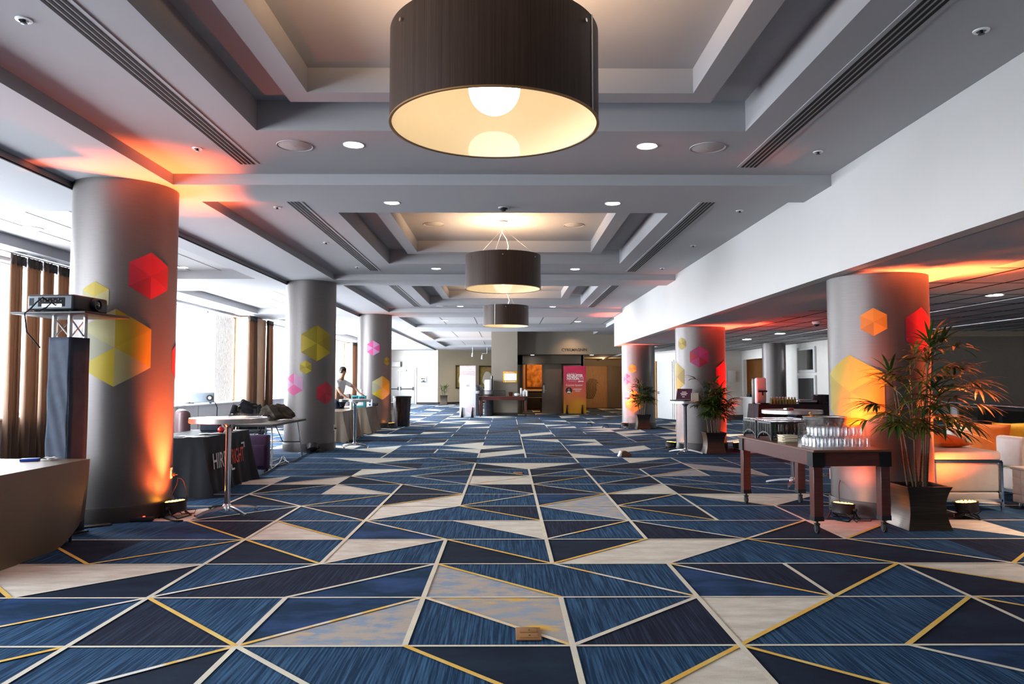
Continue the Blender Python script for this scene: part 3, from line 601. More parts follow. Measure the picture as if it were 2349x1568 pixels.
outlet('wall_outlet', 'R2', 1551, 981, 'white socket plate low on the second right column, behind the laptop table')

# ================================================================== DRUM PENDANTS
def pendant(cx, cy, label, seam_a, power):
    R, z0, h = .61, 2.95, .535
    t = thing('pendant_lamp', label, 'lamp', (cx, cy, z0), group='drum pendant lamps')
    m = MB(); m.lathe([(R, 0), (R, h), (R - .006, h), (R - .006, 0)], 128, cap=False); m.add([], []); 
    rim = MB(); rim.lathe([(R - .008, .002), (R - .008, h - .002)], 128, cap=False)
    m.build('lamp_shade', 'lamp_wood', t); rim.build('inner_lining', 'lamp_inner', t)
    r = MB(); r.lathe([(R - .012, -.004), (R + .003, -.004), (R + .003, .004), (R - .012, .004)], 128, cap=False); r.build('rim', 'brass', t)
    s = MB(); s.lathe([(R + .002, 0), (R + .002, h), (R + .004, h), (R + .004, 0)], 2, cap=False, a0=seam_a - .013, a1=seam_a + .013); s.build('seam_strip', 'lamp_seam', t, solid=.002)
    g = MB(); g.sphere((0, 0, .225), .152, 40, 24); g.build('globe', 'globe_glow', t)
    k = MB(); k.cyl((0, 0, .37), (0, 0, .47), .035, .02, 16); k.cyl((0, 0, .46), (0, 0, .50), .012, n=10)
    for q in range(3): a = seam_a + .9 + q * 2 * PI / 3; k.cyl((0, 0, .48), ((R - .01) * math.cos(a), (R - .01) * math.sin(a), .48), .006, n=8)
    k.build('socket_spider', 'chrome', t)
    for q in range(3):
        a = -PI / 2 + .95 * (q - 1) * (1 if q else 1); s = MB(); p = Vector((math.cos(a), math.sin(a), 0)); s.cyl(p * (R - .002) + Vector((0, 0, h - .07)), p * (R + .014) + Vector((0, 0, h - .07)), .011, n=10); s.build('screw', 'chrome', t)
    zc = ZI - z0
    c = MB(); c.lathe([(.075, zc - .028), (.075, zc - .004), (.07, zc)], 32); c.build('canopy', 'white_plastic', t)
    c = MB()
    for q in range(3): a = seam_a + .9 + q * 2 * PI / 3; c.tube([(0, 0, zc - .12), ((R - .02) * math.cos(a), (R - .02) * math.sin(a), .49)], .0022, 6)
    c.tube([(0, 0, zc - .02), (.004, 0, zc - .06), (0, 0, zc - .12)], .004, 6); c.build('suspension_wire', 'steel', t)
    c = MB(); c.tube([(.0, 0, zc - .03), (-.03, 0, zc - .1), (-.015, 0, zc - .18), (.06, 0, zc - .3), (.09, 0, zc - .42), (.03, 0, .5), (0, 0, .46)], .006, 8); c.build('power_cord', 'outlet_white', t)
    light('bulb_glow', 'SPOT', (0, 0, .54), power, (1.0, .60, .30), t, (PI, 0, 0), shadow_soft_size=.10, spot_size=math.radians(168), spot_blend=.35)
    return t
pendant(-.075, 4.30, 'largest drum pendant, nearest overhead, its bright globe visible from below', math.radians(-27), 90)
pendant(-.065, 11.95, 'middle drum pendant of the three, hanging in the second coffer', math.radians(60), 90)
pendant(-.03, 19.9, 'smallest drum pendant, farthest down the hall, with a bright vertical seam', math.radians(-118), 90)

# ================================================================== CEILING FITTINGS
def downlight(x, y, z, label, r=.085, group='round recessed downlights', watts=14, col=(1, .93, .84)):
    t = thing('downlight', label, 'ceiling light', (x, y, z), group=group)
    m = MB(); m.lathe([(r, .0), (r + .014, -.006), (r + .016, 0)], 32, cap=False); m.build('trim_ring', 'white_plastic', t)
    m = MB(); m.lathe([(1e-5, -.004), (r, -.004), (r, -.001)], 32, cap=False); m.build('lens', 'downlight_glow', t)
    if watts: light('downlight_beam', 'SPOT', (0, 0, -.02), watts, col, t, spot_size=math.radians(110), spot_blend=.7, shadow_soft_size=.06)
    return t
for x, y, lab in ((-1.47, 7.02, 'left downlight in front of the first cross beam, beside the round speaker'), (1.35, 7.04, 'right downlight in front of the first cross beam, beside the round speaker'), (-1.46, 9.32, 'left downlight just beyond the first cross beam'), (1.345, 9.34, 'right downlight just beyond the first cross beam'),
                  (-1.42, 14.8, 'left downlight in front of the second cross beam'), (1.37, 14.85, 'right downlight in front of the second cross beam'), (-1.40, 22.2, 'left downlight in front of the third cross beam'), (1.38, 22.3, 'right downlight in front of the third cross beam')):
    downlight(x, y, ZC, lab)
q = G(38, 480, ZW + .17); downlight(q.x, q.y, ZW + .17, 'downlight in the tiled ceiling above the leftmost curtain', .1, watts=6)
q = G(418, 613, ZW + .17); downlight(q.x, q.y, ZW + .17, 'downlight in the tiled ceiling just right of the nearest left column', .1, watts=6)
q = G(610, 677, ZW + .17); downlight(q.x, q.y, ZW + .17, 'pale downlight in the window-side ceiling left of the second left column', .1, watts=4)
q = G(2281, 677, ZL + .054); downlight(q.x, q.y, ZL + .054, 'downlight in the dim ceiling right of the glowing red column', .1, watts=180, col=(1, .78, .58))
q = G(1789, 765, ZL + .054); downlight(q.x, q.y, ZL + .054, 'downlight in the right ceiling above the serving hatch', .12, watts=120, col=(1, .82, .64))
q = G(1713, 778, ZL + .054); downlight(q.x, q.y, ZL + .054, 'smaller downlight in the right ceiling beside the second right column', .12, watts=120, col=(1, .82, .64))
for px, py, lab in ((1020, 735, 'nearer left downlight in the far tiled recess'), (1033, 747, 'rear left downlight in the far tiled recess'), (1325, 737, 'nearer right downlight in the far tiled recess'), (1313, 747, 'rear right downlight in the far tiled recess')):
    q = G(px, py, ZS + .13); downlight(q.x, q.y, ZS + .13, lab, .11, watts=10)
for x, lab in ((1.17, 'small lit downlight above the first doorway, in the lobby soffit'), (3.9, 'small lit downlight above the far door, in the lobby soffit right of the lettering')):
    t = downlight(x, 34.15, 2.70, lab, .09, watts=22, col=(1, .62, .3)); 
for x, y, lab in ((6.5, 3.2, 'added unseen fill downlight of the right ceiling, nearest the viewer'), (6.6, 6.6, 'added unseen fill downlight of the right ceiling, beside the nearest right column'), (8.6, 8.6, 'added unseen fill downlight of the right ceiling, above the white seating')): downlight(x, y, ZL + .054, lab, .1, watts=300, col=(1, .76, .56))  # unseen downlights added to warm and brighten the right ceiling
light('stairwell_fill', 'AREA', (10.9, 8, -2.5), 2300, (1, .80, .64), None, (PI, 0, 0), shape='RECTANGLE', size=4.6, size_y=14)  # added upward fill in the stairwell void, lifts the right ceiling
light('header_wash', 'SPOT', (2.9, 32.75, 3.68), 46, (1, .62, .34), None, (math.radians(22), 0, 0), spot_size=math.radians(110), spot_blend=1.0, shadow_soft_size=.05)
light('lobby_fill', 'POINT', (5.0, 38.6, 2.45), 60, (1, .62, .34), None, shadow_soft_size=.12)  # added point fill that brightens the lobby, without a fixture
def speaker(x, y, z, label):
    t = thing('ceiling_speaker', label, 'speaker', (x, y, z), group='round ceiling speakers')
    m = MB(); m.lathe([(.155, 0), (.168, -.007), (.172, 0)], 48, cap=False); m.build('rim', 'ceiling_paint', t)
    m = MB(); m.lathe([(1e-5, -.007), (.15, -.004), (.156, -.001)], 48, cap=False); m.lathe([(1e-5, -.009), (.008, -.009), (.008, -.006)], 12, cap=False); m.build('grille', 'grille_grey', t)
mat('grille_grey', (0.42, 0.41, 0.40), .7, var=.12, scale=160)
speaker(-2.04, 7.05, ZC, 'round speaker left of the first pendant, on the lower ceiling'); speaker(1.945, 7.08, ZC, 'round speaker right of the first pendant, on the lower ceiling')
for px, py, lab in ((995, 514, 'round speaker in the second coffer, left of the pendant wire'), (1317, 516, 'round speaker in the second coffer, right of the pendant wire')):
    q = G(px, py, ZI); speaker(q.x, q.y, ZI, lab)
for px, py, lab in ((1014, 702, 'left round speaker in front of the third cross beam'), (1310, 704, 'right round speaker in front of the third cross beam')):
    q = G(px, py, ZC); speaker(q.x, q.y, ZC, lab)
q = G(70, 523, ZW + .17); speaker(q.x, q.y, ZW + .17, 'round speaker in the tiled ceiling above the leftmost curtain')
def vent(x0, x1, y0, y1, label):
    t = thing('linear_vent', label, 'vent', ((x0 + x1) / 2, y0, ZC), group='long ceiling slot vents'); w = x1 - x0; L_ = y1 - y0
    m = MB(); m.box(-w / 2 - .028, w / 2 + .028, 0, L_, -.007, .0); m.build('frame', 'ceiling_paint', t)
    for k in range(4): m = MB(); xx = -w / 2 + w * (k + .5) / 4; m.box(xx - .0125, xx + .0125, .01, L_ - .01, -.0095, -.0065); m.build('slot', 'black_slot', t)
vent(-2.78, -2.61, 1.4, 7.65, 'nearest left slot vent, running overhead past the first pendant'); vent(2.46, 2.635, 1.4, 7.73, 'nearest right slot vent, running overhead past the first pendant')
vent(-2.78, -2.61, 8.85, 15.05, 'left slot vent of the second bay, ending at the second cross beam'); vent(2.46, 2.635, 8.85, 15.15, 'right slot vent of the second bay, ending at the second cross beam')
vent(-2.78, -2.61, 16.5, 22.3, 'farthest left slot vent, third bay'); vent(2.46, 2.635, 16.5, 22.4, 'farthest right slot vent, third bay')
def sprinkler(px, py, z, label):
    q = G(px, py, z); t = thing('sprinkler', label, 'sprinkler', q, group='ceiling sprinklers')
    m = MB(); m.lathe([(.05, 0), (.048, -.006), (.03, -.008), (.03, -.003)], 28, cap=False); m.build('escutcheon', 'white_plastic', t)
    m = MB(); m.cyl((0, 0, 0), (0, 0, -.022), .010, n=12); m.lathe([(1e-5, -.028), (.02, -.026), (.02, -.022), (1e-5, -.02)], 16, cap=False); m.build('head', 'black_metal', t)
for px, py, lab in ((55, 45, 'sprinkler at the top left, left of the nearest slot vent'), (2251, 70, 'sprinkler at the top right, right of the nearest slot vent'), (453, 340, 'sprinkler left of the far end of the nearest left vent, near the orange glow'), (1877, 348, 'sprinkler at the far right end of the first bay, near the white beam'),
                    (636, 475, 'sprinkler just beyond the first cross beam at left'), (748, 556, 'sprinkler left of the middle left vent'), (1697, 483, 'sprinkler just beyond the first cross beam at right'), (1590, 563, 'sprinkler right of the middle right vent'), (1519, 615, 'sprinkler in front of the second cross beam at right'), (820, 612, 'sprinkler in front of the second cross beam at left')):
    sprinkler(px, py, ZC, lab)
q = G(1155, 476, ZC); t = thing('smoke_detector', 'small dark detector on the ceiling in front of the second coffer', 'smoke detector', q)
m = MB(); m.lathe([(.06, 0), (.055, -.02), (.03, -.03), (.03, -.045), (1e-5, -.05)], 28, cap=False); m.build('body', 'black_plastic', t); m = MB(); m.lathe([(.068, 0), (.068, -.006), (.058, -.008)], 28, cap=False); m.build('base_ring', 'white_plastic', t)
q = G(1873, 738, ZL + .05); t = thing('ceiling_dome_camera', 'white dome camera under the right ceiling, left of the red column', 'camera', q)
m = MB(); m.lathe([(.09, .01), (.09, -.03), (.06, -.05)], 28, cap=False); m.build('housing', 'white_plastic', t); m = MB(); m.lathe([(.06, -.048), (.05, -.085), (1e-5, -.10)], 28, cap=False); m.build('dome', 'lens', t)
q = G(815, 757, ZW + .17); t = thing('ceiling_dome_camera', 'dark dome camera under the window-side ceiling, left of the farthest left column', 'camera', q)
m = MB(); m.lathe([(.12, .0), (.12, -.02), (.09, -.03)], 28, cap=False); m.build('housing', 'white_plastic', t); m = MB(); m.lathe([(.09, -.03), (.07, -.1), (1e-5, -.12)], 28, cap=False); m.build('dome', 'lens', t)

# ================================================================== LED UPLIGHTS round the columns
def uplight(x, y, key, label, on=True, power=60, col=(1, .13, .03), led='led_orange', aim=.10, spread=50):
    cx, cy, R, _ = COLS[key]; a = math.atan2(cy - y, cx - x)
    t = thing('led_uplight', label, 'floor light', (x, y, 0), a - PI / 2, group='LED floor uplights')
    tilt = Matrix.Translation((0, 0, .115)) @ Matrix.Rotation(-aim if on else -.5, 4, 'X')
    m = MB(); m.lathe([(.085, -.06), (.112, -.045), (.115, .045), (.118, .05), (.118, .058), (.105, .058), (.105, .05)], 32, tilt); m.build('body', 'black_plastic', t)
    m = MB(); nn = 0
    for r, k in ((.02, 3), (.05, 8), (.085, 14)):
        for q in range(k): an = 2 * PI * q / k; m.sphere(tilt @ Vector((r * math.cos(an), r * math.sin(an), .055)), .0125, 8, 5, (1, 1, .5))
    m.build('led_array', led if on else 'lens', t)
    m = MB()
    for s in (-1, 1): m.tube([(s * .122, 0, .115), (s * .13, -.03, .05), (s * .12, -.11, .008), (s * .09, -.12, .008)], .009, 6); m.tube([(s * .122, 0, .115), (s * .13, .03, .05), (s * .12, .11, .008), (s * .09, .12, .008)], .009, 6)
    m.cyl((-.11, -.12, .008), (.11, -.12, .008), .008, n=6); m.cyl((-.11, .12, .008), (.11, .12, .008), .008, n=6); m.build('bracket', 'black_metal', t)
    for s in (-1, 1): m = MB(); m.cyl((s * .112, 0, .115), (s * .145, 0, .115), .016, n=12); m.build('knob', 'black_rubber', t)
    m = MB(); m.tube([(.06, -.07, .08), (.16, -.14, .06), (.20, -.10, .012), (.15, .02, .008), (.24, .1, .008), (.2, .2, .008)], .005, 6); m.build('power_cable', 'cable', t)
    if on:
        light('uplight_beam', 'SPOT', tilt @ Vector((0, 0, .075)), power, col, t, (PI - aim * .0 - aim, 0, 0), spot_size=math.radians(spread), spot_blend=1.0, shadow_soft_size=.09)
        light('uplight_spill', 'SPOT', tilt @ Vector((0, 0, .075)), power * .05, col, t, (PI - aim, 0, 0), spot_size=math.radians(150), spot_blend=1.0, shadow_soft_size=.09)
    return t
uplight(-3.575, 8.12, 'L1', 'orange-lit uplight at the right foot of the nearest left column', power=3000)
uplight(3.56, 7.93, 'R1', 'orange-lit uplight under the drinks table, at the foot of the red column', power=1800)
uplight(4.93, 8.02, 'R1', 'orange-lit uplight half hidden behind the big planter', power=3000)
uplight(4.93, 15.9, 'R2', 'red-lit uplight behind the middle planter', power=2800, col=(1, .06, .025), led='led_red')
uplight(3.52, 16.02, 'R2', 'uplight at the left foot of the second right column, behind the laptop table', power=130)
uplight(3.70, 23.45, 'R3', 'uplight at the left foot of the farthest right column, beside a planter', power=1500, col=(1, .10, .05), led='led_red')
uplight(-3.99, 15.38, 'L2', 'switched-off black uplight at the foot of the second left column', on=False)
uplight(-3.62, 23.45, 'L3', 'uplight at the foot of the farthest left column, by the trash bin', power=150, col=(1, .22, .03))
# ================================================================== LEFT SIDE OF THE HALL
def curtain(name, label, x, y0, y1, z0, z1, folds, amp=.06, hl=0, m='curtain_glow', group='brown window curtains', ncol=9):
    t = thing(name, label, 'curtain', (x, y0, z0), group=group); L_ = y1 - y0; h = z1 - z0
    mb = MB()
    def fn(u, v):
        ph = 2 * PI * folds * u + .6 * math.sin(7 * u + 2 * v); a = amp * (.55 + .45 * (1 - v)) * (1 + .25 * math.sin(13 * u))
        return (a * math.sin(ph), u * L_ + .25 * a * math.cos(ph), v * h)
    mb.grid(fn, folds * 14, 14); mb.build('drape', m, t, solid=.006)
    hd = MB(); hd.grid(lambda u, v: (amp * .8 * math.sin(2 * PI * folds * u + .6 * math.sin(7 * u + 2)) - .0, u * (hl or L_), h - .16 + v * .15), folds * 14, 2); hd.build('heading_tape', 'base_dark', t, solid=.022)
    return t
xc = XW + .46
for k in range(8):                                   # the first window: narrow drapes with daylight between them
    y0 = 11.75 + k * .42
    curtain('window_curtain', ['leftmost brown curtain strip at the photo edge', 'second brown curtain strip from the left edge', 'third brown curtain strip from the left edge', 'fourth brown curtain strip from the left edge', 'fifth brown curtain strip from the left edge', 'sixth brown curtain strip, left of the projector', 'brown curtain strip just behind the projector shelf', 'brown curtain strip beside the nearest column, behind the projector'][k], xc, y0, y0 + (.36 if k % 2 else .31), .03, 3.49, 3, .055, hl=.415)
curtain('window_curtain', 'dark curtain on the near side of the tan pier behind the chrome table', XW + .44, 22.75, 23.5, .03, 3.49, 5, .07); curtain('window_curtain', 'dark curtain on the far side of the tan pier behind the chrome table', XW + .44, 24.55, 25.1, .03, 3.49, 4, .07)
curtain('window_curtain', 'brown curtain beside the farthest left column, behind the standing person', XW + .44, 37.9, 39.2, .03, 3.49, 6, .08); curtain('window_curtain', 'brown curtain on the far side of the distant window pier', XW + .44, 40.2, 40.9, .03, 3.49, 4, .07)
bl = MB(); bl.cyl((0, 0, 0), (0, 8.5, 0), .012, n=8); t = thing('curtain_rail', 'pale rail along the top of the leftmost curtains', 'curtain rail', (xc, 6.6, 3.508)); bl.build('rail', 'alu', t)
for k, (y0, lab) in enumerate(((21.4, 'half-open white slat blind at the right end of the window behind the grey projector'),)):
    t = thing('window_blind', lab, 'blind', (XW - .05, y0, .885)); m = MB()
    for q in range(12): m.box(-.03, .03, q * .11, q * .11 + .085, 0, 2.5)
    m.build('slats', 'white_plastic', t)

def cloth_table(name, label, x0, x1, y0, y1, zt, m, rz=0.0, flare=.06, folds=9, amp=.022, floor_gap=.0, topmat=None, group=None, cloth_label=None, lift=.0, cfold=.12):
    cx, cy = (x0 + x1) / 2, (y0 + y1) / 2; t = thing(name, label, 'table', (cx, cy, 0), rz, group); w, d = (x1 - x0) / 2, (y1 - y0) / 2
    tb = MB(); tb.rbox(-w + .01, w - .01, -d + .01, d - .01, zt - .03, zt - .006, .004); tb.build('tabletop', 'black_plastic', t)
    for sx in (-1, 1):
        for sy in (-1, 1): l = MB(); l.cyl((sx * (w - .1), sy * (d - .1), 0), (sx * (w - .1), sy * (d - .1), zt - .03), .014, n=8); l.build('leg', 'black_metal', t)
    per = []; N = 40
    cs = [(-w, -d), (w, -d), (w, d), (-w, d)]; cr = .03
    for k in range(4):
        a = Vector(cs[k]); b = Vector(cs[(k + 1) % 4]); dd = (b - a); nrm = Vector((dd.y, -dd.x)).normalized()
        n = max(8, int(dd.length * 26))
        for i in range(n): u = i / n; per.append((a + dd * u, nrm, u, dd.length, k))
    mb = MB(); K = 14; n = len(per)
    vs = []; 
    for j in range(K + 1):
        v = j / K
        for (p, nr, u, L_, k) in per:
            edge = min(u, 1 - u) * L_; out = flare * v * v
            wv = amp * v * (math.sin(2 * PI * u * L_ * folds / 2 + k * 1.7) + .6 * math.sin(2 * PI * u * L_ * folds * .37 + k))
            corner = cfold * v * math.exp(-edge / .06) * (1 + .5 * math.sin(edge * 60)); zl = lift * max(0, 1 - edge / .5) ** 1.7
            c_ = Vector((p.x / w * corner * .7 if abs(p.x) > w - .3 else 0, p.y / d * corner * .7 if abs(p.y) > d - .3 else 0))
            q = p + nr * (out + wv + .004) + c_
            vs.append((q.x, q.y, zt - .004 * (j > 0) - (zt - floor_gap - zl - .006) * v))
    fs = [(j * n + i, j * n + (i + 1) % n, (j + 1) * n + (i + 1) % n, (j + 1) * n + i) for j in range(K) for i in range(n)]
    fs.append(tuple(range(n)))
    mb.add(vs, fs); c = mb.build('tablecloth', topmat or m, t, angle=1.0)
    if cloth_label: c['label'] = cloth_label
    return t
mat('tan_top', (0.30, 0.22, 0.13), .85, var=.05)
cloth_table('banquet_table', 'brown-draped table at the left edge, nearest the viewer', -5.55, -3.87, 5.30, 6.97, .74, 'tan_cloth', 0.0, -.03, 3, .008, lift=.19, cfold=-.02)
t = thing('notepad', 'small blue packet on the nearest brown-draped table', 'packet', (-4.30, 6.78, .742), .4); m = MB(); m.rbox(-.075, .075, -.05, .05, 0, .022, .006); m.build('packet', 'blue_pad', t)
t = thing('paper_slip', 'crumpled white slip beside the blue packet', 'paper', (-4.16, 6.86, .742), -.3); m = MB(); m.grid(lambda u, v: (-.06 + .12 * u, -.05 + .1 * v, .008 + .018 * abs(math.sin(5 * u + 3 * v))), 8, 6); m.build('slip', 'white_paper', t, solid=.001)

def banquet_chair(loc, rz, label):
    t = thing('banquet_chair', label, 'chair', loc, rz)
    m = MB(); m.rbox(-.21, .21, -.22, .20, .42, .48, .03); m.build('seat', 'grey_fabric', t)
    m = MB(); m.rbox(-.185, .185, -.03, .02, .55, .90, .02, Matrix.Translation((0, .22, .0)) @ Matrix.Rotation(-.12, 4, 'X')); m.build('backrest', 'grey_fabric', t)
    m = MB(); B = Matrix.Translation((0, .215, 0)) @ Matrix.Rotation(-.12, 4, 'X')
    m.tube([B @ Vector(p) for p in ((-.205, 0, .42), (-.205, 0, .94), (-.17, 0, .965), (.17, 0, .965), (.205, 0, .94), (.205, 0, .42))], .013, 8); m.build('back_frame', 'chair_gold', t)
    for sx in (-1, 1):
        for sy, yy in ((-1, -.2), (1, .2)): m = MB(); m.cyl((sx * .19, yy, .43), (sx * .2, yy + sy * .03, 0), .012, n=8); m.build('leg', 'chair_gold', t)
    return t
q = G(30, 1130); banquet_chair((-6.15, 8.75, 0), PI + .15, 'grey banquet chair behind the nearest brown-draped table, left edge')
banquet_chair((-5.18, 15.30, 0), .7, 'grey banquet chair beyond the bare folding table, with a dark jacket over it')

# projector on its black-sleeved truss tower
TX, TY = -4.25, 7.24
t = thing('projector_tower', 'black-sleeved truss tower with a shelf, in front of the nearest left column', 'projector stand', (TX, TY, 0), math.radians(-14))
m = MB(); W = .118
m.grid(lambda u, v: (-W + 2 * W * u, -W - .004 + .012 * math.sin(11 * u + 24 * v) * v * (1 - v) * 2.4, .02 + 1.86 * v), 14, 40)
m.grid(lambda u, v: (W + .004 - .003 * math.sin(8 * v), -W + 2 * W * u, .02 + 1.86 * v), 4, 12); m.grid(lambda u, v: (W - 2 * W * u, W + .004, .02 + 1.86 * v), 4, 12); m.grid(lambda u, v: (-W - .004, W - 2 * W * u, .02 + 1.86 * v), 4, 12)
m.build('sleeve', 'blue_black_cloth', t, solid=.004)
for sx in (-1, 1):
    for sy in (-1, 1): m = MB(); m.cyl((sx * .092, sy * .092, .01), (sx * .092, sy * .092, 2.085), .02, n=14); m.build('truss_tube', 'alu', t)
m = MB()
for a, b in (((-1, -1), (1, -1)), ((1, -1), (1, 1)), ((1, 1), (-1, 1)), ((-1, 1), (-1, -1))):
    for k in range(11): z0 = .03 + k * .185; p = a if k % 2 else b; q2 = b if k % 2 else a; m.cyl((p[0] * .092, p[1] * .092, z0), (q2[0] * .092, q2[1] * .092, min(z0 + .185, 2.07)), .0075, n=6)
m.build('truss_brace', 'alu', t)
m = MB(); m.box(-.15, .15, -.15, .15, 0, .012); m.build('base_plate', 'black_metal', t)
m = MB(); m.rbox(-.33, .33, -.40, .36, 2.085, 2.108, .006, Matrix.Rotation(math.radians(97), 4, 'Z')); m.build('shelf', 'black_plastic', t)
t = thing('projector', 'dark projector with a round lens on the tower shelf', 'projector', (TX - .02, TY + .0, 2.110), math.radians(84))
m = MB(); m.rbox(-.25, .25, -.235, .235, .015, .165, .022); m.build('housing', 'projector_dark', t)
m = MB(); m.rbox(-.254, -.246, -.215, .215, .03, .15, .003); m.build('side_panel', 'projector_grey', t)
m = MB(); m.rbox(-.257, -.2535, -.15, .12, .05, .135, .002); m.build('connector_bay', 'black_slot', t)
for k in range(9): m = MB(); m.cyl((-.2565, .10 - k * .027, .118 if k % 2 else .1), (-.2635, .10 - k * .027, .118 if k % 2 else .1), .005, n=10); m.build('connector', 'projector_grey', t)
m = MB(); m.rbox(-.2575, -.2565, -.12, .08, .045, .075, .002); m.build('rating_label', 'alu', t)
for k in range(4): m = MB(); m.box(-.256, -.2535, .165 + k * .012, .170 + k * .012, .06, .13); m.build('vent_slit', 'black_slot', t)
m = MB(); L_ = Matrix.Translation((.045, -.235, .09)) @ Matrix.Rotation(PI / 2, 4, 'X'); m.lathe([(.062, 0), (.062, .03), (.056, .045), (.047, .045), (.043, .03)], 36, L_, cap=False); m.build('lens_ring', 'black_plastic', t)
m = MB(); m.sphere((.045, -.262, .09), .045, 24, 14, (1, .45, 1)); m.build('lens', 'lens', t)
for sx in (-1, 1):
    for sy in (-1, 1): m = MB(); m.cyl((sx * .2, sy * .18, 0), (sx * .2, sy * .18, .018), .018, n=12); m.build('foot', 'black_rubber', t)
m = MB(); m.tube([(-.26, .02, .1), (-.31, .03, .13), (-.35, .06, .08), (-.37, .10, .02), (-.42, .12, -.03), (-.41, .10, -.2), (-.30, .05, -.34)], .007, 8); m.tube([(-.26, -.06, .06), (-.3, -.05, .08), (-.33, -.02, .03), (-.36, .03, -.002)], .007, 8); m.build('power_cable', 'cable', t)

# chrome bar tables
def bar_table(loc, label, D=.82, zt=1.065, rz=0.0, topm='brushed_top'):
    t = thing('cocktail_table', label, 'table', loc, rz)
    m = MB(); m.lathe([(D / 2 - .012, zt - .055), (D / 2, zt - .05), (D / 2, zt - .004), (D / 2 - .004, zt), (1e-5, zt)], 64, cap=False); m.lathe([(1e-5, zt - .055), (D / 2 - .012, zt - .055)], 64, cap=False); m.build('tabletop', topm, t)
    m = MB(); m.lathe([(.032, .08), (.032, zt - .12), (.05, zt - .09), (.085, zt - .057)], 28); m.build('column_pole', 'chrome', t)
    m = MB(); m.lathe([(.06, .055), (.055, .09), (.04, .11), (.033, .12)], 28); m.build('hub', 'chrome', t)
    for k in range(4):
        a = PI / 4 + k * PI / 2; d = Vector((math.cos(a), math.sin(a), 0)); n = Vector((-d.y, d.x, 0)); m = MB(); vs = []
        for i in range(9):
            u = i / 8; r = .03 + .34 * u; zz = .10 - .055 * u ** 1.6; w = .024 - .008 * u; h = .028 - .008 * u
            for (s, q) in ((-1, 0), (1, 0), (.7, 1), (-.7, 1)): vs.append(d * r + n * (w * s) + Vector((0, 0, zz - h + h * q)))
        fs = [(i * 4 + k2, i * 4 + (k2 + 1) % 4, (i + 1) * 4 + (k2 + 1) % 4, (i + 1) * 4 + k2) for i in range(8) for k2 in range(4)] + [(3, 2, 1, 0), (32, 33, 34, 35)]
        m.add(vs, fs); f = m.build('base_arm', 'chrome', t)
        m = MB(); m.cyl(d * .355 + Vector((0, 0, 0)), d * .355 + Vector((0, 0, .03)), .017, n=12); m.build('glide', 'chrome', f)
    return t
bar_table((-3.07, 8.26, 0), 'chrome pedestal table beside the nearest left column, in front of the black logo cloth', .82, 1.06, .1)
bar_table((-3.38, 16.63, 0), 'chrome pedestal table just beyond the second left column', .70, 1.07, .3)
t = thing('tray', 'clear low tray lying on the nearest chrome pedestal table', 'tray', (-2.90, 8.30, 1.062), .12)
m = MB(); m.rbox(-.16, .16, -.1, .1, 0, .012, .004); m.build('tray_base', 'tumbler_glass', t)
m = MB()
for a, b, c2, d2 in ((-.16, .16, -.1, -.094), (-.16, .16, .094, .1), (-.16, -.154, -.1, .1), (.154, .16, -.1, .1)): m.box(a, b, c2, d2, .01, .035)
m.build('tray_rim', 'tumbler_glass', t)

# black logo-cloth table
hx, hy0, hy1 = -3.88, 9.55, 11.25
cl = cloth_table('exhibitor_table', 'black-draped table with white and red lettering beside the nearest left column', hx - .76, hx, hy0, hy1, .74, 'logo_cloth', 0.0, .07, 7, .020, cfold=.16)
def on_cloth(vs):   # lay the printed lettering on the hanging side of the cloth
    out = []
    for v in vs: f = (.74 - v.z) / .74; out.append(Vector((.38 + .016 + .07 * f * f + .021 * f, v.x, v.z)))
    return out
def cloth_text(body, y, z, size, m, w=1.0):
    vs, fs = text_mb(body, size, Matrix.Identity(4), 0, 1.0, 'LEFT', .008 * size); k = w / max(v.x for v in vs); vs = [Vector((v.x * k, v.y, v.z)) for v in vs]; vs = on_cloth([Vector((y + v.x, 0, z + v.y)) for v in vs]); b_ = MB(); b_.add(vs, fs); return b_
mat('print_white', (.75, .75, .75), .7, var=0); mat('print_red', (.75, .09, .06), .7, var=0)
a = cloth_text('HIRE', -.60, .40, .29, None, .49); a.build('white_lettering', 'print_white', cl)['label'] = 'white printed word HIRE'
a = cloth_text('RIGHT', .07, .40, .29, None, .47); a.build('red_lettering', 'print_red', cl)['label'] = 'red printed word RIGHT'
for nm, ps in (('corner_mark', ((.02, .05, .23, .31), (.02, .14, .23, .255))), ('corner_mark', ((.57, .60, .50, .58), (.47, .60, .555, .58)))):
    b_ = MB()
    for y0, y1, z0, z1 in ps: b_.add(on_cloth([Vector((y0, 0, z0)), Vector((y1, 0, z0)), Vector((y1, 0, z1)), Vector((y0, 0, z1))]), [(0, 1, 2, 3)])
    b_.build(nm, 'print_white', cl)
for k, (x, y, r, w, d, lab) in enumerate(((-4.02, 9.66, .15, .13, .09, 'white paper sheet nearest the near end of the black logo table'), (-4.22, 9.78, -.2, .11, .08, 'white paper sheet beside the nearest column on the black logo table'), (-4.05, 10.25, .4, .15, .10, 'large white paper sheet behind the pole on the black logo table'), (-3.98, 10.9, -.1, .10, .07, 'white leaflets at the far end of the black logo table'))):
    t = thing('paper_sheet', lab, 'paper', (x, y, .741 + .0006 * k), r, 'papers on the black logo table'); m = MB(); m.grid(lambda u, v: (-w + 2 * w * u, -d + 2 * d * v, .004 + .006 * math.sin(6 * u) ** 2), 6, 3); m.build('sheet', 'white_paper', t, solid=.001)
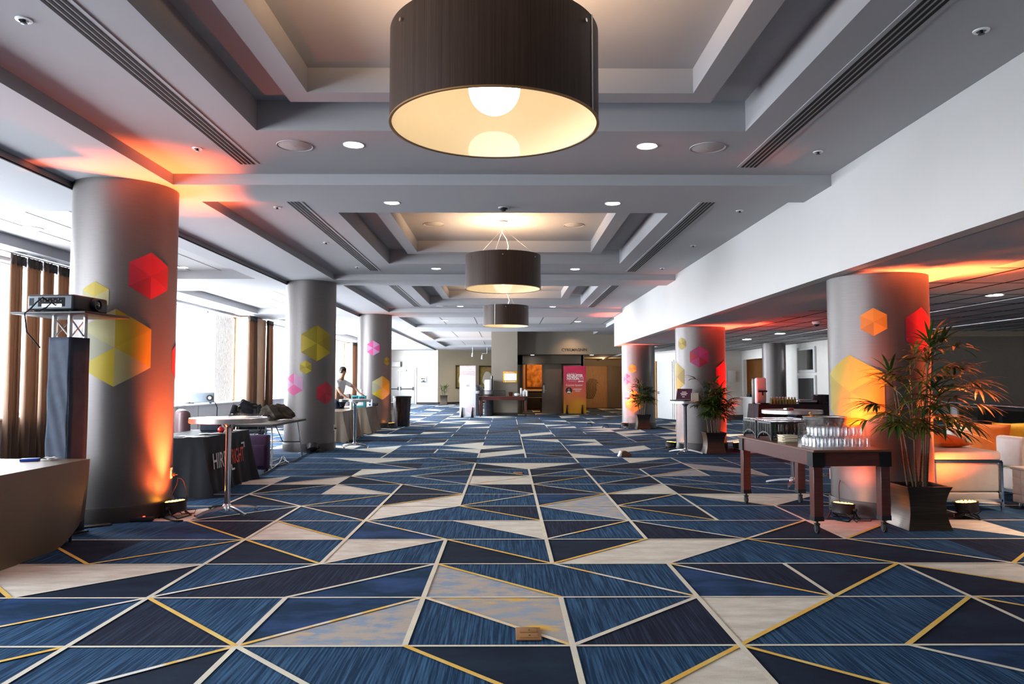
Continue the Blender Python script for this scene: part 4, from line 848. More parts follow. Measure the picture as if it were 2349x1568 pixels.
for x, lab in ((-3.99, 'red ball left of the chrome pole, on the black logo table'), (-3.93, 'red ball right of the chrome pole, on the black logo table')):
    t = thing('red_ball', lab, 'ball', (x, 10.45 + (x + 3.99) * 3, .742), 0, 'red balls on the black logo table'); m = MB(); m.sphere((0, 0, .045), .045, 20, 12); m.build('ball', 'red_gloss', t); m = MB(); m.cyl((0, 0, .087), (0, 0, .1), .006, n=8); m.build('stem', 'base_dark', t)
t = thing('storage_box', 'dark blue box at the far end of the black logo table', 'box', (-4.35, 11.0, .742), .1); m = MB(); m.rbox(-.13, .13, -.09, .09, 0, .17, .012); m.build('box', 'blue_black_cloth', t); m = MB(); m.rbox(-.135, .135, -.095, .095, .15, .18, .008); m.build('lid', 'black_plastic', t)

# leather armchair behind the logo table
t = thing('armchair', 'brown leather armchair behind the black logo table', 'armchair', (-4.93, 12.15, 0), PI / 2 + .5)
m = MB(); m.rbox(-.36, .36, -.34, .30, .16, .43, .05); m.build('seat', 'leather_brown', t)
m = MB(); m.rbox(-.38, .38, .22, .40, .16, 1.01, .075); m.build('backrest', 'leather_brown', t)
for s in (-1, 1): m = MB(); m.rbox(s * .38 - .075, s * .38 + .075, -.34, .34, .16, .66, .06); m.build('armrest', 'leather_brown', t)
for sx in (-1, 1):
    for sy in (-1, 1): m = MB(); m.cyl((sx * .32, sy * .28, 0), (sx * .32, sy * .28, .17), .022, .028, n=10); m.build('leg', 'base_dark', t)
# grey projector on the window ledge
t = thing('projector', 'blue-grey projector standing on the sunlit window ledge', 'projector', (XW + .08, 20.25, .876), math.radians(-62))
m = MB(); m.rbox(-.16, .16, -.30, .30, .02, .30, .03); m.build('housing', 'projector_grey', t)
m = MB(); m.cyl((.15, .18, .15), (.175, .18, .15), .085, n=28); m.build('lens_ring', 'black_plastic', t); m = MB(); m.cyl((.176, .18, .15), (.18, .18, .15), .04, n=20); m.build('lens', 'white_plastic', t)
m = MB(); m.tube([(.1, -.1, .3), (.13, -.02, .34), (.15, .06, .32)], .008, 6); m.build('handle', 'black_plastic', t)
for sy in (-.22, .22): m = MB(); m.box(-.12, .12, sy - .02, sy + .02, 0, .022); m.build('foot', 'black_rubber', t)
t = thing('power_cable', 'black cable hanging from the grey projector down the window wall', 'cable', (XW + .2, 20.5, 0)); m = MB(); m.tube([(.02, -.1, .98), (.16, -.05, .90), (.19, .05, .75), (.17, .08, .5), (.16, .05, .2), (.2, 0, .02)], .012, 8); m.build('cord', 'cable', t)

# folding table with bag
fx0, fx1, fy0, fy1 = -4.74, -3.95, 12.62, 14.68
t = thing('folding_table', 'bare dark folding table with steel legs in front of the second left column', 'table', ((fx0 + fx1) / 2, (fy0 + fy1) / 2, 0))
m = MB(); m.rbox(-.395, .395, -1.03, 1.03, .715, .74, .01); m.build('tabletop', 'door_brown', t)
m = MB()
for a, b, c2, d2 in ((-.40, .40, -1.035, -1.025), (-.40, .40, 1.025, 1.035), (-.40, -.39, -1.03, 1.03), (.39, .40, -1.03, 1.03)): m.box(a, b, c2, d2, .70, .735)
m.build('edge_band', 'black_metal', t)
for sy in (-1, 1):
    for sx in (-1, 1): m = MB(); m.tube([(sx * .30, sy * .78, .715), (sx * .33, sy * .84, .4), (sx * .36, sy * .95, 0)], .014, 8); m.build('leg', 'steel', t)
    m = MB(); m.cyl((-.34, sy * .86, .30), (.34, sy * .86, .30), .010, n=8); m.cyl((0, sy * .86, .30), (0, sy * .3, .71), .009, n=8); m.build('leg_brace', 'black_metal', t)
t = thing('duffel_bag', 'crumpled dark brown bag on the bare folding table', 'bag', (-4.28, 14.0, .757), .5)
bm = bmesh.new(); bmesh.ops.create_icosphere(bm, subdivisions=4, radius=1)
for v in bm.verts:
    n = v.co.normalized(); k = 1 + .10 * math.sin(5 * n.x + 3 * n.y) + .07 * math.sin(11 * n.y + 7 * n.z) + .05 * math.sin(17 * n.x + 9 * n.z)
    v.co = Vector((n.x * .30 * k, n.y * .19 * k, max(n.z, -.35) * .20 * k * (1 - .35 * n.x))); v.co.z += .072
m = MB(); m.frombm(bm); m.build('bag_body', 'bag_brown', t); m = MB(); m.tube([(-.2, -.12, .1), (-.24, -.2, .06), (-.33, -.2, .012), (-.36, -.1, .012)], .014, 6); m.build('strap', 'black_cloth', t)
t = thing('water_glass', 'clear water glass on the folding table beside the brown bag', 'glass', (-4.38, 13.1, .742)); m = MB(); m.lathe([(1e-5, .006), (.03, .006), (.033, .002), (.03, 0), (.034, .12), (.038, .12), (.033, 0)], 20, cap=False); m.build('tumbler', 'tumbler_glass', t); m = MB(); m.lathe([(1e-5, .01), (.03, .01), (.033, .09), (1e-5, .09)], 20, cap=False); m.build('water', 'tumbler_glass', t)
t = thing('jacket', 'black jacket draped over the chair beyond the folding table', 'jacket', (-5.30, 15.42, .60), .7)
bm = bmesh.new(); bmesh.ops.create_icosphere(bm, subdivisions=4, radius=1)
for v in bm.verts:
    n = v.co.normalized(); k = 1 + .1 * math.sin(6 * n.x + 4 * n.z) + .06 * math.sin(13 * n.z + 5 * n.y)
    v.co = Vector((n.x * .30 * k * (1.1 - .3 * n.z), .20 + n.y * .10 * k, n.z * .36 * k + .12))
m = MB(); m.frombm(bm); m.build('jacket_body', 'black_cloth', t)
for s in (-1, 1): m = MB(); m.tube([(s * .24, .2, .36), (s * .33, .14, .15), (s * .31, .1, -.1), (s * .28, .08, -.28)], .065, 10, .045); m.build('sleeve', 'black_cloth', t)
t = thing('suitcase', 'purple upright suitcase between the black logo table and the folding table', 'suitcase', (-4.02, 12.12, 0), .12)
m = MB(); m.rbox(-.17, .17, -.12, .12, .05, .60, .035); m.build('case_body', 'purple_cloth', t); m = MB(); m.rbox(-.13, .13, -.15, -.115, .10, .45, .02); m.build('front_pocket', 'purple_cloth', t)
m = MB(); m.tube([(-.06, -.02, .60), (-.05, -.02, .63), (.05, -.02, .63), (.06, -.02, .60)], .011, 8); m.build('carry_handle', 'black_plastic', t)
for sx in (-1, 1):
    for sy in (-1, 1): m = MB(); m.cyl((sx * .13 - .012, sy * .085, .03), (sx * .13 + .012, sy * .085, .03), .03, n=14); m.cyl((sx * .13, sy * .085, .03), (sx * .13, sy * .085, .06), .012, n=8); m.build('wheel', 'black_rubber', t)

# tan-draped tables beyond the second column
cloth_table('banquet_table', 'tan-draped table just behind the second left column', -4.75, -3.98, 18.05, 19.85, .74, 'tan_cloth', 0, .05, 7, .032, cfold=.15)
cloth_table('banquet_table', 'tan-draped table with teal boxes, before the farthest left column', -4.75, -3.96, 20.95, 22.65, .74, 'tan_cloth', 0, .05, 7, .032, cfold=.15)
cloth_table('banquet_table', 'tan-draped table partly hidden behind the black trash bin', -4.95, -3.78, 25.1, 26.7, .74, 'tan_cloth', 0, .05, 7, .032, cfold=.15)
for (x, y, z, w, h, lab) in ((-4.20, 21.15, .742, .20, .20, 'lower teal box in the stack on the tan-draped table'), (-4.31, 21.15, .944, .085, .13, 'small upper teal box at the left on the larger one'), (-4.10, 21.15, .944, .105, .12, 'upper teal box with a dark front at the right on the larger one')):
    t = thing('teal_box', lab, 'box', (x, y, z), .05, 'teal boxes on the tan table'); m = MB(); m.rbox(-w, w, -.09, .09, 0, h, .006); m.build('carton', 'teal_box', t); m = MB(); m.rbox(-w * .7, w * .7, -.093, -.089, h * .25, h * .7, .002); m.build('printed_panel', 'white_paper' if w > .15 else 'projector_dark', t)
t = thing('paper_bag', 'white paper bag standing behind the teal boxes', 'bag', (-4.22, 21.36, .742)); m = MB(); m.rbox(-.07, .07, -.05, .05, 0, .50, .01); m.build('bag_body', 'white_paper', t)
t = thing('water_bottle', 'white bottle on the nearer tan-draped table, left of the chrome pole', 'bottle', (-4.08, 19.55, .742)); m = MB(); m.lathe([(.035, 0), (.037, .02), (.037, .17), (.018, .21), (.016, .24)], 20); m.build('bottle_body', 'white_plastic', t); m = MB(); m.cyl((0, 0, .24), (0, 0, .26), .019, n=14); m.build('cap', 'blue_pad', t)
t = thing('tissue_box', 'white box with blue spots on the tan-draped table, right of the teal stack', 'box', (-4.02, 21.9, .742), .1); m = MB(); m.rbox(-.07, .07, -.07, .07, 0, .20, .006); m.build('carton', 'white_paper', t)
for z in (.05, .14): m = MB(); m.cyl((.0, -.0705, z), (0, -.073, z), .03, n=16); m.build('blue_spot', 'blue_pad', t)
t = thing('sunglasses_case', 'small black case at the far corner of the tan-draped table', 'case', (-4.02, 22.45, .742), .2); m = MB(); m.rbox(-.14, .14, -.05, .05, 0, .09, .03); m.build('case_body', 'black_cloth', t)
t = thing('laptop', 'open laptop on the table partly hidden by the trash bin', 'laptop', (-3.95, 25.35, .742), PI / 2 + .2); m = MB(); m.rbox(-.16, .16, -.11, .11, 0, .018, .005); m.build('keyboard_base', 'alu', t); m = MB(); m.rbox(-.16, .16, -.006, .006, 0, .22, .004, Matrix.Translation((0, .11, .016)) @ Matrix.Rotation(-.35, 4, 'X')); m.build('screen_lid', 'black_plastic', t)
t = thing('trash_bin', 'round bin with a black liner, beside the farthest left column', 'bin', (-3.46, 24.62, 0))
m = MB()
def fnb(u, v):
    a = 2 * PI * u; r = (.235 + .05 * v) * (1 + .03 * math.sin(9 * a + 3 * v) + .02 * math.sin(17 * a - 5 * v)); return (r * math.cos(a), r * math.sin(a), .005 + .94 * v)
m.grid(fnb, 60, 14); m.build('liner', 'trash_liner', t)
m = MB(); m.lathe([(.285, .93), (.305, .94), (.305, .985), (.285, .99), (.27, .97)], 40, cap=False); m.build('rim', 'black_plastic', t); m = MB(); m.lathe([(.20, 0), (.22, 0), (.22, .05), (.20, .05)], 24); m.build('bin_base', 'black_plastic', t)
# ================================================================== FAR END OF THE HALL
def plant_far():
    q = G(1025, 925.5); x, y = -4.0, 47.2
    t = thing('potted_plant', 'small leafy plant in a square pot in the far corner beside the white banner', 'plant', (x, y, 0))
    m = MB(); planter(m, .47, .40, .47, .62); m.build('pot', 'planter_bronze', t, bevel=.006)
    m = MB(); m.box(-.2, .2, -.2, .2, .54, .57); m.build('soil', 'soil', t)
    r = random.Random(4)
    for k in range(5):
        a = k * 1.26; m = MB(); m.tube([(.06 * math.cos(a), .06 * math.sin(a), .57), (.12 * math.cos(a), .12 * math.sin(a), .85), (.2 * math.cos(a), .2 * math.sin(a), 1.05)], .012, 6); m.build('stem', 'cane', t)
    for k in range(34):
        a = r.random() * 2 * PI; el = r.uniform(.2, 1.3); b = Vector((.14 * math.cos(a), .14 * math.sin(a), r.uniform(.75, 1.12))); m = MB(); leaf(m, b, Vector((math.cos(a) * math.cos(el), math.sin(a) * math.cos(el), math.sin(el))), r.uniform(.28, .42), .06, .5); m.build('leaf', 'leaf_light' if k % 2 else 'leaf', t)
def planter(m, wt, wm, wb, h, wall=.03):
    pr = []; N = 12
    for k in range(N + 1):
        v = k / N; w = wm + (wb - wm) * (1 - v / .55) ** 2 if v < .55 else wm + (wt - wm) * ((v - .55) / .45) ** 2
        pr.append((w / 2, v * h))
    rings = pr + [(pr[-1][0] - wall, h), (pr[-1][0] - wall - .01, h - .09)]
    vs = []; fs = []
    for (w, z) in rings: vs += [(-w, -w, z), (w, -w, z), (w, w, z), (-w, w, z)]
    for k in range(len(rings) - 1):
        for q in range(4): fs.append((k * 4 + q, k * 4 + (q + 1) % 4, (k + 1) * 4 + (q + 1) % 4, (k + 1) * 4 + q))
    fs.append((3, 2, 1, 0)); n = (len(rings) - 1) * 4; fs.append((n, n + 1, n + 2, n + 3)); m.add(vs, fs)
def leaf(m, base, d, L_, w, droop=.6, n=5):
    d = Vector(d).normalized(); side = d.cross(Vector((0, 0, 1)))
    side = side.normalized() if side.length > .05 else Vector((1, 0, 0)); vs = []; p = Vector(base); dd = d.copy()
    for i in range(n + 1):
        u = i / n; ww = w * (math.sin(PI * min(1, u * .9 + .12)) ** .7) * (1 if u < 1 else .05) / 2; up = side.cross(dd)
        vs += [p - side * ww + up * ww * .25, p, p + side * ww + up * ww * .25]; dd = (dd + Vector((0, 0, -droop / n))).normalized(); p = p + dd * (L_ / n)
    fs = []
    for i in range(n): fs += [(3 * i, 3 * i + 1, 3 * i + 4, 3 * i + 3), (3 * i + 1, 3 * i + 2, 3 * i + 5, 3 * i + 4)]
    m.add(vs, fs)
plant_far()
# fire exit doors in the far left wall
Y0 = 48.97
d = MB(); d.box(-8.15, -5.95, Y0 - .03, Y0 + .0, 0, 2.42); dr = d.build('door_1', 'wall_cream', kind='structure')
for x0, x1 in ((-8.02, -7.06), (-7.04, -6.08)):
    m = MB(); m.rbox(x0, x1, Y0 - .075, Y0 - .031, .02, 2.28, .006); l = m.build('door_leaf', 'door_grey', dr)
    m = MB(); m.rbox(x0 + .08, x1 - .08, Y0 - .13, Y0 - .10, .98, 1.04, .01); m.box(x0 + .05, x0 + .11, Y0 - .13, Y0 - .075, .92, 1.14); m.box(x1 - .11, x1 - .05, Y0 - .13, Y0 - .075, .92, 1.14); m.build('push_bar', 'black_plastic', l)
m = MB(); m.rbox(-7.09, -7.01, Y0 - .09, Y0 - .03, .02, 2.28, .01); m.build('door_mullion', 'alu', dr)
m = MB(); m.rbox(-7.15, -6.6, Y0 - .16, Y0 - .08, 2.16, 2.26, .01); m.build('door_closer', 'alu', dr)
t = thing('exit_sign', 'pale unlit sign box above the grey double doors', 'sign', (-7.25, Y0 - .06, 2.62)); m = MB(); m.rbox(-.30, .30, -.06, .05, -.16, .16, .01); m.build('sign_box', 'white_plastic', t); m = MB(); m.rbox(.24, .31, -.065, .05, -.16, .16, .004); m.build('end_cap', 'grey_fabric', t)
t = thing('wall_notice', 'framed grey notice on the white wall right of the double doors', 'notice', (-5.48, Y0 - .002, 1.62)); m = MB(); m.rbox(-.20, .20, -.02, .0, -.22, .22, .004); m.build('frame', 'white_plastic', t); m = MB(); m.rbox(-.17, .17, -.024, -.018, -.19, .10, .002); m.build('sheet', 'grey_fabric', t)
for k in range(3): m = MB(); m.rbox(-.15 + k * .11, -.07 + k * .11, -.027, -.023, -.12 + .06 * (k % 2), .03 + .02 * k, .002); m.build('picture', 'white_paper', t)
# two framed paintings on the tan wall: plain pale ovals over olive bands
ad = (Vector((-.6, 52.2)) - Vector((-4.55, 49.0))).normalized(); an = math.atan2(ad.y, ad.x)
def art(s, w, h, zc, label):
    p = Vector((-4.55, 49.0)) + ad * s - Vector((-ad.y, ad.x)) * .03
    t = thing('framed_painting', label, 'picture', (p.x, p.y, zc), an)
    m = MB()
    for a, b, c2, d2 in ((-w, w, -h, -h + .09), (-w, w, h - .09, h), (-w, -w + .09, -h, h), (w - .09, w, -h, h)): m.rbox(a, b, -.06, .0, c2, d2, .008)
    m.build('frame', 'frame_brown', t); m = MB(); m.box(-w + .05, w - .05, -.03, -.01, -h + .05, h - .05); m.build('canvas', 'art_olive', t)
    m = MB(); m.prism([(.52 * w * math.cos(a) * (1 + .2 * math.sin(2 * a)), .62 * h * math.sin(a) - .12 * h) for a in [2 * PI * k / 18 for k in range(18)]], 0, .006, Matrix.Translation((-.05 * w, -.03, 0)) @ FACE_MY); m.build('painted_shape', 'art_cream', t)
    m = MB(); m.prism([(-.7 * w, .5 * h), (.2 * w, .85 * h), (.75 * w, .8 * h), (.3 * w, .62 * h), (-.5 * w, .3 * h)], 0, .004, Matrix.Translation((0, -.03, 0)) @ FACE_MY); m.build('painted_band', 'wood_pier', t)
art(2.00, .62, .78, 1.80, 'left framed painting on the tan wall, mostly behind the white banner'); art(4.05, .72, .78, 1.80, 'right framed painting with a large pale shape, behind the white urn')
for k, (px, py) in enumerate(((1084, 812), (1117, 812))):
    q = AY(px, 800, 46.0); t = thing('picture_spotlight', ['left small spotlight hanging from the ceiling before the tan wall', 'right small spotlight on a bent arm before the tan wall'][k], 'spotlight', (q.x, 46.0, ZS), group='picture spotlights')
    m = MB(); m.tube([(0, 0, 0), (0, 0, -.35)] if k == 0 else [(0, 0, 0), (0, 0, -.38), (-.30, 0, -.38), (-.30, 0, -.5)], .014, 6); m.build('stem', 'white_plastic', t)
    m = MB(); ox = 0 if k == 0 else -.30; zz = -.35 if k == 0 else -.5; m.cyl((ox, 0, zz), (ox - .02, .08, zz - .22), .04, .055, 12); m.build('lamp_head', 'white_plastic', t)
light('picture_wash', 'SPOT', (-3.0, 46.0, 3.2), 120, (1, .85, .6), None, (math.radians(55), 0, math.radians(-15)), spot_size=math.radians(90), spot_blend=.8)
# white banner beside the far coffee table
def banner(x, y, w, h, label, face, feet, dark=True):
    t = thing('banner_stand', label, 'banner', (x, y, 0), 0)
    m = MB(); m.rbox(-w / 2, w / 2, -.012, .012, .03, h, .004); m.build('panel', face, t)
    for s in feet:
        m = MB(); m.prism([(-.06, 0), (.06, 0), (.025, .12), (.015, .42), (-.01, .42)], -.02, .02, Matrix.Translation((s, -.05, 0)) @ FACE_MY); m.box(s - .02, s + .02, -.3, .22, 0, .02); m.build('foot', 'black_metal', t)
    return t
mat('banner_white', (.82, .80, .80), .6, var=.02)
bx, bw, bh = -1.62, .66, 2.13
b = banner(bx, 30.7, bw, bh, 'tall white banner left of the far coffee table, blown out by daylight', 'banner_white', (-.22, .20))
mat('banner_head', (.62, .50, .50), .6, var=.05); mat('print_grey', (.45, .45, .47), .7, var=0); mat('print_pale', (.88, .86, .86), .7, var=0); mat('print_pinkish', (.72, .60, .62), .7, var=.05)
m = MB(); m.box(-bw / 2, bw / 2, -.0145, -.0125, bh - .40, bh); m.build('header_panel', 'banner_head', b)
def put_text(par, body, size, x, z, m, y=-.016, w=1.0, align='CENTER', bold=0.0, name='lettering'):
    vs, fs = text_mb(body, size, Matrix.Translation((x, y, z)) @ FACE_MY, 0.0, w, align, bold); k = MB(); k.add(vs, fs); return k.build(name, m, par)
put_text(b, 'RECRUITER', .115, .0, bh - .10, 'print_pale', bold=.004); put_text(b, 'NATIONLIVE', .105, .0, bh - .20, 'print_pale', bold=.003); put_text(b, 'Powered by Jobvite', .05, .06, bh - .29, 'print_pale'); put_text(b, 'ebi', .12, 0, bh - .82, 'print_grey', bold=.006); 
def faint_lines(par, rows, m_, y=-.0155):
    for x0, x1, z0, h in rows: k_ = MB(); k_.box(x0, x1, y, y + .001, z0, z0 + h); k_.build('faint_print', m_, par)
faint_lines(b, [(-.17, .17, bh - .53, .03), (-.20, .20, bh - .60, .03), (-.2, .0, bh - 1.31, .02), (.06, .2, bh - 1.31, .02), (-.08, .10, bh - 1.44, .02)], 'print_pale')
m = MB(); m.prism([(.2 * math.cos(PI / 2 + k * PI / 3), .2 * math.sin(PI / 2 + k * PI / 3)) for k in range(6)], 0, .002, Matrix.Translation((.12, -.013, .36)) @ FACE_MY); m.build('hexagon_print', 'print_pinkish', b)
# orange and magenta banner by the entrance doors
def grad_mat():
    m, nt, bs = nodes('banner_sunset'); N = nt.nodes; L = nt.links; tc = N.new('ShaderNodeTexCoord'); sp = N.new('ShaderNodeSeparateXYZ'); L.new(tc.outputs['Object'], sp.inputs['Vector'])
    nz = N.new('ShaderNodeTexVoronoi'); nz.inputs['Scale'].default_value = 2.2; L.new(tc.outputs['Object'], nz.inputs['Vector'])
    ma = N.new('ShaderNodeMath'); ma.operation = 'MULTIPLY_ADD'; ma.inputs[1].default_value = .45; L.new(nz.outputs['Distance'], ma.inputs[0]); L.new(sp.outputs['Z'], ma.inputs[2])
    mr = N.new('ShaderNodeMapRange'); mr.inputs['From Min'].default_value = .1; mr.inputs['From Max'].default_value = 2.3; L.new(ma.outputs[0], mr.inputs['Value'])
    rp = N.new('ShaderNodeValToRGB'); e = rp.color_ramp.elements; e[0].position = 0; e[0].color = (.80, .42, .01, 1); e[1].position = 1; e[1].color = (.50, .02, .10, 1)
    for p, c in ((.25, (.80, .33, .02, 1)), (.5, (.72, .15, .06, 1)), (.75, (.60, .06, .10, 1))): x = e.new(p); x.color = c
    L.new(mr.outputs['Result'], rp.inputs['Fac']); L.new(rp.outputs['Color'], bs.inputs['Base Color']); bs.inputs['Roughness'].default_value = .55; MATS['banner_sunset'] = m
grad_mat()
b = banner(3.06, 33.58, 1.02, 2.16, 'magenta and orange speaker banner between the entrance doors', 'banner_sunset', (-.36, .33))
put_text(b, 'WELCOME TO', .07, -.12, 1.82, 'print_pinkish', w=.9); put_text(b, 'RECRUITER', .165, -.36, 1.72, 'print_pale', align='LEFT', bold=.008, w=.86); put_text(b, 'NATION', .165, -.36, 1.59, 'print_pale', align='LEFT', bold=.008, w=.86); put_text(b, 'LIVE', .165, .17, 1.59, 'print_pinkish', align='LEFT', w=.8)
put_text(b, 'Powered by', .07, -.1, 1.475, 'print_pinkish'); put_text(b, 'Jobvite', .085, .28, 1.475, 'print_pale', bold=.005); put_text(b, 'Keynote Speaker', .115, -.02, 1.30, 'print_pale', w=.95)
m = MB(); m.cyl((-.27, -.0125, 1.06), (-.27, -.018, 1.06), .145, n=36); m.build('portrait_disc', 'base_dark', b); m = MB(); m.prism([(.05 * math.cos(a), .065 * math.sin(a) + .03) for a in [2 * PI * k / 16 for k in range(16)]], 0, .001, Matrix.Translation((-.27, -.0185, 1.06)) @ FACE_MY); m.build('portrait_face', 'skin', b); m = MB(); m.prism([(-.09, -.11), (.09, -.11), (.07, -.05), (0, -.035), (-.07, -.05)], 0, .001, Matrix.Translation((-.27, -.0185, 1.06)) @ FACE_MY); m.build('portrait_collar', 'print_pale', b)
t = thing('low_platform', 'thin dark mat under the magenta and orange banner', 'mat', (3.06, 33.72, 0)); m = MB(); m.rbox(-.62, .62, -.28, .28, .0, .014, .004); m.build('mat', 'door_brown', t)
b.location.z = .015
faint_lines(b, [(-.07, .30, 1.10, .035), (.0, .26, 1.045, .018), (.02, .22, 1.01, .018)], 'print_pinkish', -.0165)
# room name on the header
t = thing('wall_lettering', 'dark lettering reading CYRIL MAGNIN on the taupe header above the doors', 'sign', (3.03, 33.495, 2.90)); put_text(t, 'CYRIL', .172, -.34, 0, 'lettering', y=-.006, w=1.02, name='word', bold=.0025); put_text(t, 'MAGNIN', .172, .235, 0, 'lettering', y=-.006, w=1.02, name='word', bold=.0025)
# entrance door leaves
dm = MB(); dm.box(.70, .76, 34.5, 34.6, 0, 2.30); dm.box(2.50, 2.56, 34.5, 34.6, 0, 2.30); dm.box(.70, 2.56, 34.5, 34.6, 2.26, 2.32); dr = dm.build('door_2', 'door_brown', kind='structure')
m = MB(); m.rbox(1.60, 2.50, 34.0, 34.055, .02, 2.26, .006); l = m.build('door_leaf', 'door_brown', dr)
m = MB(); m.rbox(1.64, 1.72, 33.975, 34.0, .95, 1.30, .01); m.cyl((1.68, 33.97, 1.06), (1.80, 33.95, 1.06), .014, n=8); m.cyl((1.68, 33.98, 1.06), (1.68, 33.95, 1.06), .018, n=10); m.build('door_handle', 'steel', l); m = MB(); m.cyl((1.68, 33.975, 1.38), (1.68, 33.95, 1.38), .03, n=14); m.build('deadbolt', 'black_metal', l)
dm = MB(); dm.box(5.55, 5.62, 41.2, 41.3, 0, 2.35); dr = dm.build('door_3', 'door_brown', kind='structure')
m = MB(); m.rbox(4.0, 5.55, 41.22, 41.29, .02, 2.34, .008); m.build('door_leaf', 'wood_pier', dr); m = MB(); m.rbox(5.62, 6.5, 41.24, 41.29, .02, 2.34, .008); m.build('door_leaf', 'door_brown', dr)
mat('painted_jamb_glow', (.8, .42, .12), .5); m = MB(); m.box(6.36, 6.50, 41.18, 41.24, .1, 2.4); m.build('painted_lit_jamb', 'painted_jamb_glow', dr)  # bright warm colour paints in the light on the door jamb
# hexagon of small printed lines on the far door
t = thing('wall_text_panel', 'block of small dark printed lines on the far brown door, right of the orange banner', 'sign', (4.55, 41.19, 0))
r = random.Random(3)
for k in range(17):
    z = .55 + k * .066; w = .12 + .17 * min(1, (17 - k) / 4) * (1 if k > 3 else .7); m = MB(); x = -w + .03 * k * .35
    while x < w + .03 * k * .35: l = r.uniform(.03, .1); m.box(x, x + l, 0, .004, z, z + .028); x += l + .022
    m.build('text_line', 'lettering', t)
# picture and console in the side room, seen through the open door
t = thing('framed_painting', 'amber painting glimpsed through the open doorway', 'picture', (1.62, 39.46, 1.75)); m = MB(); m.rbox(-.62, .62, -.03, .0, -.62, .72, .01); m.build('frame', 'frame_brown', t); m = MB(); m.box(-.56, .56, -.036, -.03, -.56, .66); m.build('canvas', 'art_amber', t)
t = thing('console_table', 'dark console table below the amber painting in the side room', 'table', (1.55, 38.9, 0)); m = MB(); m.rbox(-.85, .85, -.3, .3, .98, 1.06, .01); m.build('top', 'wall_tan', t); m = MB(); m.rbox(-.8, .8, -.25, .28, .12, .98, .01); m.build('cabinet', 'black_plastic', t)
for sx in (-.7, .7):
    for sy in (-.2, .2): m = MB(); m.box(sx - .03, sx + .03, sy - .03, sy + .03, 0, .12); m.build('leg', 'black_plastic', t)
t = thing('side_table', 'dark low table just inside the open doorway', 'table', (1.25, 36.2, 0)); m = MB(); m.rbox(-.45, .45, -.3, .3, .66, .70, .01); m.build('top', 'base_dark', t)
for sx in (-.4, .4):
    for sy in (-.25, .25): m = MB(); m.box(sx - .025, sx + .025, sy - .025, sy + .025, 0, .66); m.build('leg', 'base_dark', t)
light('side_room_lamp', 'POINT', (1.8, 37.6, 2.5), 70, (1, .55, .22), None, shadow_soft_size=.2)
# lit notice screen on the pier
t = thing('wall_screen', 'small red and orange framed notice screen on the square pier', 'screen', (.145, 32.295, 1.66)); m = MB(); m.rbox(-.305, .305, -.05, .0, -.235, .255, .012); m.build('housing', 'banner_sunset', t)
m = MB(); m.rbox(-.255, .255, -.056, -.049, -.12, .155, .004); m.build('screen', 'screen_white', t); put_text(t, 'Cyril Magnin', .075, 0, .205, 'print_pale', y=-.053, w=.9); faint_lines(t, [(-.24, -.17, -.20, .04), (-.15, .24, -.195, .03)], 'print_pale', -.053)
# far coffee table with its things
def leg_table(name, label, corners, zt, group=None):   # heavy wooden buffet table on castors: near-left, near-right, far-right, far-left of the top
    t = thing(name, label, 'table', (sum(c.x for c in corners) / 4, sum(c.y for c in corners) / 4, 0), 0, group); o = t.location
    cs = [Vector((c.x - o.x, c.y - o.y)) for c in corners]
    ctr = Vector((0, 0)); inn = [c * .955 for c in cs]; tp = [c * 1.0 for c in cs]
    m = MB(); m.prism([tuple(c) for c in tp], zt - .022, zt); m.build('tabletop', 'table_top_wood', t, bevel=.004)
    for k in range(4):
        a, b2 = inn[k], inn[(k + 1) % 4]; d = (b2 - a).normalized(); n = Vector((d.y, -d.x)); m = MB(); p = [a + d * .06, b2 - d * .06, b2 - d * .06 - n * .025, a + d * .06 - n * .025]
        m.prism([tuple(q) for q in p], zt - .16, zt - .022); m.build('apron', 'mahogany', t, bevel=.003)
    for k in range(4):
        c = inn[k] * 1.0; d = (inn[(k + 1) % 4] - c).normalized(); e = (inn[k - 1] - c).normalized(); pc = c + d * .045 + e * .045
        def sq(h, z0, z1): m.prism([tuple(pc - d * h - e * h), tuple(pc + d * h - e * h), tuple(pc + d * h + e * h), tuple(pc - d * h + e * h)], z0, z1)
        m = MB(); sq(.058, zt - .165, zt - .024); m.build('corner_bracket', 'black_metal', t)
        m = MB(); sq(.046, .135, zt - .165); lg = m.build('leg', 'mahogany', t, bevel=.004)
        m = MB(); sq(.0485, .12, .165); m.build('ferrule', 'black_plastic', lg)
        m = MB(); m.cyl((pc.x - .012, pc.y, .045), (pc.x + .012, pc.y, .045), .045, n=24); m.cyl((pc.x - .019, pc.y, .045), (pc.x + .019, pc.y, .045), .03, n=20); m.cyl((pc.x, pc.y, .07), (pc.x, pc.y, .125), .012, n=10); m.box(pc.x - .022, pc.x + .022, pc.y - .02, pc.y + .02, .078, .095); m.build('castor', 'black_rubber', t)
    return t
leg_table('buffet_table', 'dark wood coffee table on castors in front of the square pier', [Vector((-1.20, 31.05)), Vector((.88, 31.05)), Vector((.88, 31.85)), Vector((-1.20, 31.85))], .86)
